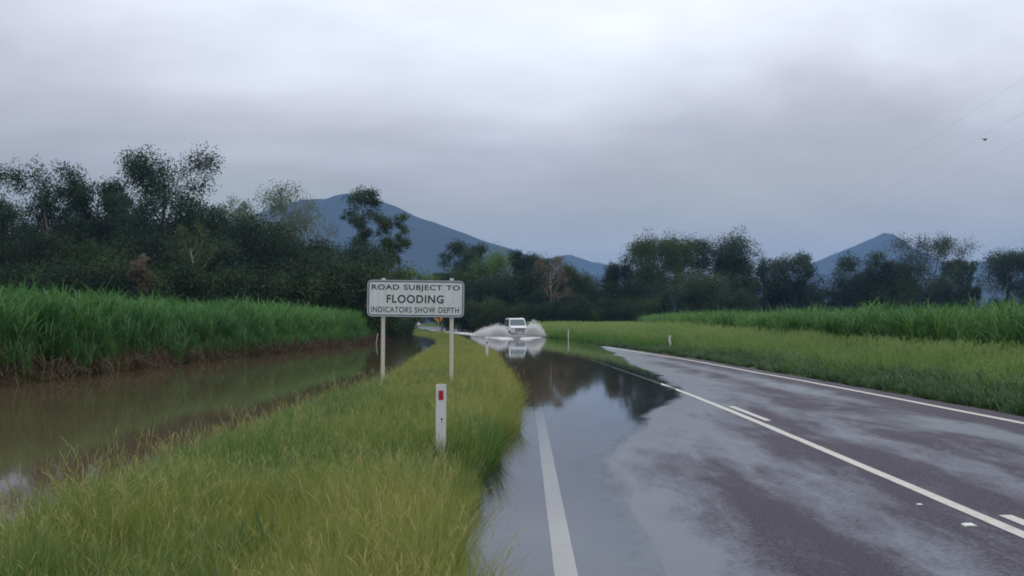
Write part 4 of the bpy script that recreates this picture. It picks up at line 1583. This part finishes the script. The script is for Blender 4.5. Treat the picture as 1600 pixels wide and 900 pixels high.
def road_marker(px, py, label, mat, size=1.0):
    y = CAM_Z * F_PX / (py - HOR)
    x = (px - 800) / F_PX * y
    z = float(z_road(np.array([x - float(xc(y))]), np.array([y]))[0])
    t = empty('road_marker', (x, y, z - 0.004))
    t.scale = (size, size, size)
    tag(t, label, 'road marker')
    bm = bmesh.new()
    prev = None
    for zz, k in ((0, 1.0), (0.012, 0.92), (0.022, 0.62)):
        ring = [bm.verts.new((a * 0.055 * k, b * 0.05 * k, zz)) for a, b in ((-1, -1), (1, -1), (1, 1), (-1, 1))]
        if prev:
            for i in range(4):
                bm.faces.new((prev[i], prev[(i + 1) % 4], ring[(i + 1) % 4], ring[i]))
        prev = ring
    bm.faces.new(prev)
    bm_obj('base', bm, M_post, t)
    box_part('reflector', -0.04, 0.04, -0.052, -0.044, 0.005, 0.016, mat, t, 0.001)


road_marker(1509, 826, 'pale reflective road marker beside the start of the near dash', M_cream, 0.85)
road_marker(1433, 793, 'small road marker left of the centre line, farther than the one by the dash', M_lamp, 0.45)


# ------------------------------------------------------------------ vehicles
def loft(bm, rings, cap=True):
    prev = None
    first = None
    for ring in rings:
        vs = [bm.verts.new(p) for p in ring]
        if prev:
            n = len(vs)
            for i in range(n):
                j = (i + 1) % n
                bm.faces.new((prev[i], prev[j], vs[j], vs[i]))
        else:
            first = vs
        prev = vs
    if cap:
        bm.faces.new(first[::-1])
        bm.faces.new(prev)
    bmesh.ops.recalc_face_normals(bm, faces=bm.faces)


def section(hw, z0, z1, y, r=0.08, tumble=0.0):
    """a rounded car cross-section in XZ at lengthwise position y"""
    ht = hw - tumble
    return [(-hw + r * .4, y, z0), (hw - r * .4, y, z0), (hw, y, z0 + r), (hw, y, z0 + (z1 - z0) * .5), (ht, y, z1 - r), (ht - r, y, z1), (-ht + r, y, z1), (-ht, y, z1 - r), (-hw, y, z0 + (z1 - z0) * .5), (-hw, y, z0 + r)]


def vehicle(name, label, cat, loc, rz, kind):
    """front faces -Y; origin on the road surface under the middle"""
    t = empty(name, loc, rz)
    tag(t, label, cat)
    if kind == 'wagon':
        hw, Lf, Lr, belt, roof, bon = 0.93, -2.3, 2.35, 1.22, 2.02, 1.24
        sill, wr, wf, wrr = 0.42, 0.39, -1.45, 1.35
        hood_end, wsb, wst, rear_t, rear_b = -1.0, -0.98, -0.48, 2.2, 2.33
    else:
        hw, Lf, Lr, belt, roof, bon = 0.87, -2.2, 2.2, 0.92, 1.46, 0.92
        sill, wr, wf, wrr = 0.24, 0.31, -1.35, 1.3
        hood_end, wsb, wst, rear_t, rear_b = -0.95, -0.95, -0.25, 1.05, 1.6
    M = M_wpaint
    bm = bmesh.new()
    ys = [(Lf, 0.90, bon - 0.16), (Lf + 0.06, 0.97, bon - 0.07), (Lf + 0.35, 1.0, bon - 0.03), (hood_end, 1.0, belt), (0.0, 1.0, belt + 0.01), (Lr - 0.4, 1.0, belt), (Lr - 0.05, 0.98, belt - 0.01), (Lr, 0.92, belt - 0.1)]
    loft(bm, [section(hw * k, sill, z, y, 0.09, 0.03) for y, k, z in ys])
    body = bm_obj('body', bm, M, t, True)
    # greenhouse
    bm = bmesh.new()

    def gh(y_b, y_t, zt):
        return None
    hb, htp = hw - 0.04, hw - 0.15
    zb = belt - 0.02
    prof = [(wsb, zb), (wst, roof - 0.07), (wst + 0.18, roof - 0.01), (0.6, roof), (rear_t - 0.2, roof - 0.02), (rear_t, roof - 0.09), (rear_b, zb)]
    rings = []
    for side in (-1, -0.93, 0.93, 1):
        ring = []
        for (y, z) in prof:
            f = (z - zb) / (roof - zb)
            w = hb + (htp - hb) * f
            inset = 0.0 if abs(side) == 1 else 0.0
            ring.append((math.copysign(w, side) * (1 if abs(side) == 1 else 0.92), y, z - (0.03 if abs(side) == 1 and z > roof - 0.12 else 0)))
        rings.append(ring)
    loft(bm, rings)
    bm_obj('cabin', bm, M, t, False)

    def pane(name, pts, parent=t, mat=M_glass):
        b = bmesh.new()
        b.faces.new([b.verts.new(p) for p in pts])
        r = bmesh.ops.extrude_face_region(b, geom=list(b.faces))
        # give it thickness inwards
        n = b.faces[:][0].normal
        return bm_obj(name, b, mat, parent)

    def slab(name, pts, out, mat=M_glass):
        """quad pane pushed 'out' from the body, closed behind"""
        b = bmesh.new()
        o = Vector(out)
        f = [b.verts.new(Vector(p) + o) for p in pts]
        g = [b.verts.new(Vector(p) - o * 2) for p in pts]
        b.faces.new(f)
        b.faces.new(g[::-1])
        for i in range(len(pts)):
            j = (i + 1) % len(pts)
            b.faces.new((f[i], f[j], g[j], g[i]))
        bmesh.ops.recalc_face_normals(b, faces=b.faces)
        return bm_obj(name, b, mat, t)

    def wl(f):
        return hb + (htp - hb) * f
    zr = roof - zb
    # windscreen
    fa, fb = 0.10, 0.84

    def on_ws(f, sx, m):
        yy = wsb + (wst - wsb) * (f * zr) / (zr - 0.07)
        return (sx * (wl(f) - m), yy, zb + f * zr)
    nrm = Vector((0, -(zr - 0.07), (wst - wsb))).normalized() * 0.012
    slab('windscreen', [on_ws(fa, -1, .07), on_ws(fa, 1, .07), on_ws(fb, 1, .09), on_ws(fb, -1, .09)], nrm)
    nr = Vector((0, zr - 0.09, rear_b - rear_t)).normalized() * 0.012

    def on_rw(f, sx, m):
        yy = rear_b + (rear_t - rear_b) * (f * zr) / (zr - 0.09)
        return (sx * (wl(f) - m), yy, zb + f * zr)
    slab('rear_window', [on_rw(.12, 1, .12), on_rw(.12, -1, .12), on_rw(.8, -1, .13), on_rw(.8, 1, .13)], nr)
    cuts = [(wsb + 0.32, wst + 0.12, 0.28, 0.28), (0.34, 0.34, 1.18, 1.18), (1.24, 1.24, rear_b - 0.2, rear_t - 0.1)] if kind == 'wagon' else [(wsb + 0.42, wst + 0.1, 0.2, 0.2), (0.27, 0.27, rear_b - 0.45, rear_t - 0.1)]
    for sx in (-1, 1):
        for (ya, yb, yc, yd) in cuts:
            o = Vector((sx, 0, 0.18)).normalized() * 0.01
            slab('side_window', [(sx * wl(.12), ya, zb + .12 * zr), (sx * wl(.12), yc, zb + .12 * zr), (sx * wl(.82), yd, zb + .82 * zr), (sx * wl(.82), yb, zb + .82 * zr)], o)
        # doors: shallow proud skins with handles
        dy = [(-0.85, 0.3), (0.33, 1.18)] if kind == 'wagon' else [(-0.8, 0.23), (0.26, 1.05)]
        for (a, b_) in dy:
            dm = bmesh.new()
            bx(dm, min(sx * (hw - 0.02), sx * (hw + 0.006)), max(sx * (hw - 0.02), sx * (hw + 0.006)), a, b_, sill + 0.1, belt - 0.12, 0.004, 1)
            door = bm_obj('door', dm, M, t)
            box_part('handle', min(sx * (hw + 0.006), sx * (hw + 0.03)), max(sx * (hw + 0.006), sx * (hw + 0.03)), b_ - 0.22, b_ - 0.06, belt - 0.24, belt - 0.2, M_dark, door, 0.004)
        # mirror
        mm = bmesh.new()
        bx(mm, min(sx * hw, sx * (hw + 0.21)), max(sx * hw, sx * (hw + 0.21)), wsb + 0.22, wsb + 0.32, belt + 0.02, belt + 0.2, 0.03)
        bm_obj('mirror', mm, M_dark, t)
        # lamps
        box_part('headlight', min(sx * .54, sx * .84) * hw / .93, max(sx * .54, sx * .84) * hw / .93, Lf - 0.02, Lf + 0.1, bon - 0.38, bon - 0.2, M_lamp, t, 0.02)
        box_part('indicator', min(sx * .845, sx * .915) * hw / .93, max(sx * .845, sx * .915) * hw / .93, Lf + 0.0, Lf + 0.12, bon - 0.38, bon - 0.2, M_amb, t, 0.01)
        box_part('tail_light', min(sx * .72, sx * .86) * hw / .93, max(sx * .72, sx * .86) * hw / .93, Lr - 0.05, Lr + 0.015, belt - 0.5, belt - 0.2, M_red, t, 0.01)
    g = box_part('grille', -0.52 * hw / .93, 0.52 * hw / .93, Lf - 0.025, Lf + 0.08, bon - 0.38, bon - 0.2, M_dark, t, 0.01)
    for k in range(3):
        z = bon - 0.34 + k * 0.055
        box_part('grille_bar', -0.5 * hw / .93, 0.5 * hw / .93, Lf - 0.032, Lf - 0.024, z - 0.008, z + 0.008, M_rim, g, 0.002)
    box_part('front_bumper', -hw * 0.99, hw * 0.99, Lf - 0.14, Lf + 0.12, sill + 0.04, sill + 0.27, M_rim if kind == 'wagon' else M, t, 0.04)
    box_part('rear_bumper', -hw * 0.98, hw * 0.98, Lr - 0.1, Lr + 0.12, sill + 0.04, sill + 0.25, M_rim if kind == 'wagon' else M, t, 0.04)
    box_part('number_plate', -0.19, 0.19, Lf - 0.155, Lf - 0.138, sill + 0.10, sill + 0.21, M_post, t, 0.003)
    if kind == 'wagon':
        box_part('air_intake', -0.55, 0.55, Lf - 0.02, Lf + 0.06, sill + 0.29, sill + 0.38, M_dark, t, 0.01)
        for sx in (-1, 1):
            bm = bmesh.new()
            x = sx * (htp - 0.1)
            cyl(bm, 0.016, (x, wst + 0.4, roof + 0.05), (x, rear_t - 0.3, roof + 0.04), 8)
            for yy in (wst + 0.42, 0.8, rear_t - 0.32):
                cyl(bm, 0.014, (x, yy, roof - 0.05), (x, yy, roof + 0.05), 6)
            bm_obj('roof_rail', bm, M_rim, t)
    for sx in (-1, 1):
        for yy in (wf, wrr):
            bm = bmesh.new()
            xo, xi = sx * (hw + 0.015), sx * (hw - 0.24)
            cyl(bm, wr, (xi, yy, wr), (xo, yy, wr), 24)
            bmesh.ops.bevel(bm, geom=[e for e in bm.edges if len(e.link_faces) == 2 and any(len(f.verts) > 4 for f in e.link_faces)], offset=0.04, segments=2, affect='EDGES')
            w = bm_obj('wheel', bm, M_rub, t, False)
            bm = bmesh.new()
            cyl(bm, wr * 0.6, (xo - sx * 0.05, yy, wr), (xo + sx * 0.012, yy, wr), 18, wr * 0.52)
            bm_obj('rim', bm, M_rim, w)
            # wheel arch lip
            pts = [(sx * (hw + 0.01), yy + (wr + 0.06) * math.cos(a), wr + (wr + 0.06) * math.sin(a)) for a in np.linspace(R(5), R(175), 12)]
            V, F = tube(pts, [0.035] * 12, 6)
            me = np_mesh('wheel_arch', V, F, M_dark, smooth=True)
            link('wheel_arch', me, t)
    return t


TRUCK_Y = 109.0
tx = (806.5 - 800) / F_PX * TRUCK_Y
tz = float(z_road(np.array([tx - float(xc(TRUCK_Y))]), np.array([TRUCK_Y]))[0])
heading = math.atan(float(xc(TRUCK_Y + 5) - xc(TRUCK_Y - 5)) / 10.0)
vehicle('four_wheel_drive', 'white four wheel drive wagon ploughing through the flood water towards the camera', 'car', (tx, TRUCK_Y, tz + 0.02), -heading + R(4), 'wagon').scale = (1.03, 1.03, 1.07)
CAR_Y = 340.0
cx_ = (652 - 800) / F_PX * CAR_Y
cz_ = float(z_road(np.array([cx_ - float(xc(CAR_Y))]), np.array([CAR_Y]))[0])
heading2 = math.atan(float(xc(CAR_Y + 5) - xc(CAR_Y - 5)) / 10.0)
vehicle('distant_car', 'small pale car far off on the road bend, under the flood board', 'car', (cx_, CAR_Y, max(cz_, 0.1)), -heading2, 'sedan')


# ------------------------------------------------------------------ spray and wake
def build_spray():
    m, nt, out = new_mat('spray_water')
    g = NT(nt)
    d = g.n('ShaderNodeBsdfDiffuse')
    d.inputs['Color'].default_value = (0.93, 0.93, 0.93, 1)
    tl = g.n('ShaderNodeBsdfTranslucent')
    tl.inputs['Color'].default_value = (0.95, 0.95, 0.95, 1)
    mx = g.n('ShaderNodeMixShader')
    mx.inputs[0].default_value = 0.4
    g.l(d.outputs[0], mx.inputs[1])
    g.l(tl.outputs[0], mx.inputs[2])
    g.l(mx.outputs[0], out.inputs['Surface'])
    vs = []
    for k in range(4):
        bm = bmesh.new()
        bmesh.ops.create_icosphere(bm, subdivisions=1, radius=1.0)
        r = np.random.default_rng(k)
        for v in bm.verts:
            v.co *= r.uniform(0.6, 1.3)
        me = bpy.data.meshes.new('droplet')
        bm.to_mesh(me)
        bm.free()
        me.materials.append(m)
        vs.append(me)
    r = np.random.default_rng(77)
    P, S = [], []

    def plume(n, y0, y1, x_in, x_out, h, side, drift=0.0, pw=1.6):
        """sheet of water thrown sideways from a front wheel: arcs out and falls"""
        t = r.uniform(0, 1, n)                 # along the arc
        a = r.uniform(0, 1, n)                 # along the car, old spray lies farther back
        q = r.uniform(0.25, 1, n)              # strength of this filament
        fil = 0.75 + 0.25 * np.sin(a * 37 + 3 * side) * np.sin(a * 91)
        x = side * (x_in + (x_out - x_in) * t * q)
        z = h * fil * q * (4 * (t * 0.86 + 0.08) * (1 - (t * 0.86 + 0.08))) * (1 - 0.55 * a ** pw)
        y = y0 + (y1 - y0) * a + r.normal(0, 0.2, n)
        z = np.maximum(z * r.uniform(0.12, 1, n) ** 0.5 + r.normal(0, 0.06, n), 0.01)
        P.append(np.stack([tx + x + drift * a + r.normal(0, 0.12, n), y, z], 1))
        S.append(r.uniform(0.012, 0.040, n))
    f = TRUCK_Y - 2.2
    plume(24000, f - 0.3, f + 3.0, 0.85, 3.1, 2.2, 1)
    plume(20000, f - 0.3, f + 3.0, 0.8, 3.2, 1.85, -1)
    plume(20000, f + 1.0, f + 9.0, 0.9, 4.4, 1.6, -1, -0.9)
    plume(6000, f + 1.0, f + 9.0, 0.9, 3.2, 0.8, 1, -0.6)
    # bow wave and froth around the car
    n = 3500
    P.append(np.stack([tx + r.normal(0, 0.8, n), f - 0.4 + np.abs(r.normal(0, 0.35, n)), np.abs(r.normal(0, 0.13, n))], 1))
    S.append(r.uniform(0.02, 0.05, n))
    # foam left on the water: wake widening behind, and splash falling in front to each side
    n = 16000
    back = r.uniform(0, 1, n) ** 1.3 * 62
    yb = TRUCK_Y + back
    u_c = (tx - float(xc(TRUCK_Y))) * np.exp(-back / 50) + 0.5 * (1 - np.exp(-back / 50))
    wd = 1.7 + back * 0.035
    side = np.where(r.uniform(0, 1, n) < 0.5, -1, 1)
    u = u_c + side * wd * (0.55 + 0.45 * r.beta(4, 1.5, n)) + r.normal(0, 0.25, n)
    keep = np.abs(u) < 5.5
    P.append(np.stack([(xc(yb) + u)[keep], yb[keep], np.abs(r.normal(0.0, 0.03, n))[keep] + 0.05 * np.exp(-back[keep] / 10)], 1))
    S.append((r.uniform(0.03, 0.09, n))[keep])
    for sgn, w, n in ((-1, 2.6, 4200), (1, 2.1, 2600)):
        a = r.uniform(0, 1, n)
        P.append(np.stack([tx + sgn * (0.7 + w * r.uniform(0, 1, n) ** 0.8) * (0.4 + 0.6 * a) , f - 14 * (1 - a) ** 1.6 + 1.0 * r.normal(0, 1, n), np.abs(r.normal(0, 0.02, n))], 1))
        S.append(r.uniform(0.02, 0.06, n))
    P, S = np.concatenate(P), np.concatenate(S)
    n = len(P)
    scl = uni(S)
    flat = P[:, 2] < 0.08
    scl[flat, 2] *= 0.35
    # do not fill the car itself
    inside = (np.abs(P[:, 0] - tx) < 0.93) & (P[:, 1] > f + 0.05) & (P[:, 1] < f + 4.6)
    k = ~inside
    P, S, scl = P[k], S[k], scl[k]
    scatter('water_spray', vs, P, rots(len(P), 1.0), scl, r.integers(0, 4, len(P)), np.zeros(len(P)),
            'white plumes and wake of flood water thrown up by the four wheel drive', 'water spray')


build_spray()


# ------------------------------------------------------------------ overhead wires, bird
def wires():
    M_wire = plain('wire', (0.2, 0.2, 0.21), 0.5)
    labs = ['upper left one of three faint power wires crossing the top right sky',
            'middle one of three faint power wires crossing the top right sky',
            'lower right one of three faint power wires crossing the top right sky']
    for (x36, z36), lab in zip(((16.2, 9.0), (17.9, 8.9), (19.6, 8.8)), labs):
        pts = []
        for yy in np.linspace(-30, 250, 71):
            tt = (yy + 30) / 280
            sag = -8.5 * 4 * tt * (1 - tt) * 0.35
            pts.append((x36 + 0.098 * (yy - 36), yy, z36 + sag + 8.5 * 4 * (66 / 280) * (1 - 66 / 280) * 0.35))
        V, F = tube(pts, [0.0021] * len(pts), 5)
        me = np_mesh('power_wire', V, F, M_wire)
        o = link('power_wire', me)
        tag(o, lab, 'power line', 'power wires')
    t = empty('power_pole', (17.9 + 0.098 * 214, 250.0, gz(38.9, 250)))
    tag(t, 'wooden power pole hidden among the right-hand trees carrying the wires', 'power pole')
    bm = bmesh.new()
    cyl(bm, 0.18, (0, 0, -0.6), (0, 0, 11.4), 12, 0.12)
    bm_obj('pole', bm, BARK['grey'], t)
    box_part('crossarm', -1.9, 1.9, -0.18, -0.06, 10.5, 10.65, BARK['grey'], t, 0.01)
    for x in (-1.7, 0, 1.7):
        bm = bmesh.new()
        cyl(bm, 0.05, (x, -0.12, 10.65), (x, -0.12, 10.85), 10, 0.03)
        bm_obj('insulator', bm, M_post, t)


wires()


def bird():
    D = 70.0
    s = D / F_PX
    loc = ((1542 - 800) * s, D, CAM_Z + (HOR - 217) * s)
    bm = bmesh.new()
    segs = [(-0.16, 0.004), (-0.12, 0.022), (-0.05, 0.045), (0.03, 0.042), (0.09, 0.028), (0.13, 0.026), (0.155, 0.012), (0.18, 0.003)]
    rings = [[(x, rr * math.cos(a), rr * math.sin(a)) for a in np.linspace(0, 2 * PI, 9)[:-1]] for x, rr in segs]
    loft(bm, rings)
    for sy in (-1, 1):
        top = [(0.07, 0.03, 0.02), (0.06, 0.14, 0.09), (0.02, 0.25, 0.10), (-0.05, 0.30, 0.07), (-0.05, 0.2, 0.085), (-0.06, 0.03, 0.015)]
        a = [bm.verts.new((x, sy * y, z + 0.006)) for x, y, z in top]
        b = [bm.verts.new((x, sy * y, z - 0.004)) for x, y, z in top]
        bm.faces.new(a)
        bm.faces.new(b[::-1])
        for i in range(6):
            bm.faces.new((a[i], a[(i + 1) % 6], b[(i + 1) % 6], b[i]))
    tail = [(-0.13, -0.012, 0), (-0.13, 0.012, 0), (-0.25, 0.045, -0.005), (-0.25, -0.045, -0.005)]
    a = [bm.verts.new((x, y, z + 0.004)) for x, y, z in tail]
    b = [bm.verts.new((x, y, z - 0.004)) for x, y, z in tail]
    bm.faces.new(a)
    bm.faces.new(b[::-1])
    for i in range(4):
        bm.faces.new((a[i], a[(i + 1) % 4], b[(i + 1) % 4], b[i]))
    bmesh.ops.recalc_face_normals(bm, faces=bm.faces)
    o = bm_obj('bird', bm, M_dark, None)
    o.location = loc
    o.rotation_euler = (R(10), R(25), R(15))
    tag(o, 'tiny dark bird flying in the cloud at upper right', 'bird')


bird()


# ------------------------------------------------------------------ haze
def build_haze():
    m = bpy.data.materials.new('haze_air')
    m.use_nodes = True
    nt = m.node_tree
    nt.nodes.clear()
    out = nt.nodes.new('ShaderNodeOutputMaterial')
    v = nt.nodes.new('ShaderNodeVolumePrincipled')
    v.inputs['Color'].default_value = (0.31, 0.54, 1.0, 1)
    v.inputs['Density'].default_value = 0.00018
    v.inputs['Anisotropy'].default_value = 0.0
    nt.links.new(v.outputs[0], out.inputs['Volume'])
    bm = bmesh.new()
    bx(bm, -6200, 6200, -6200, 6200, -6.0, 410)
    o = bm_obj('haze', bm, m)
    tag(o, kind='stuff')


build_haze()
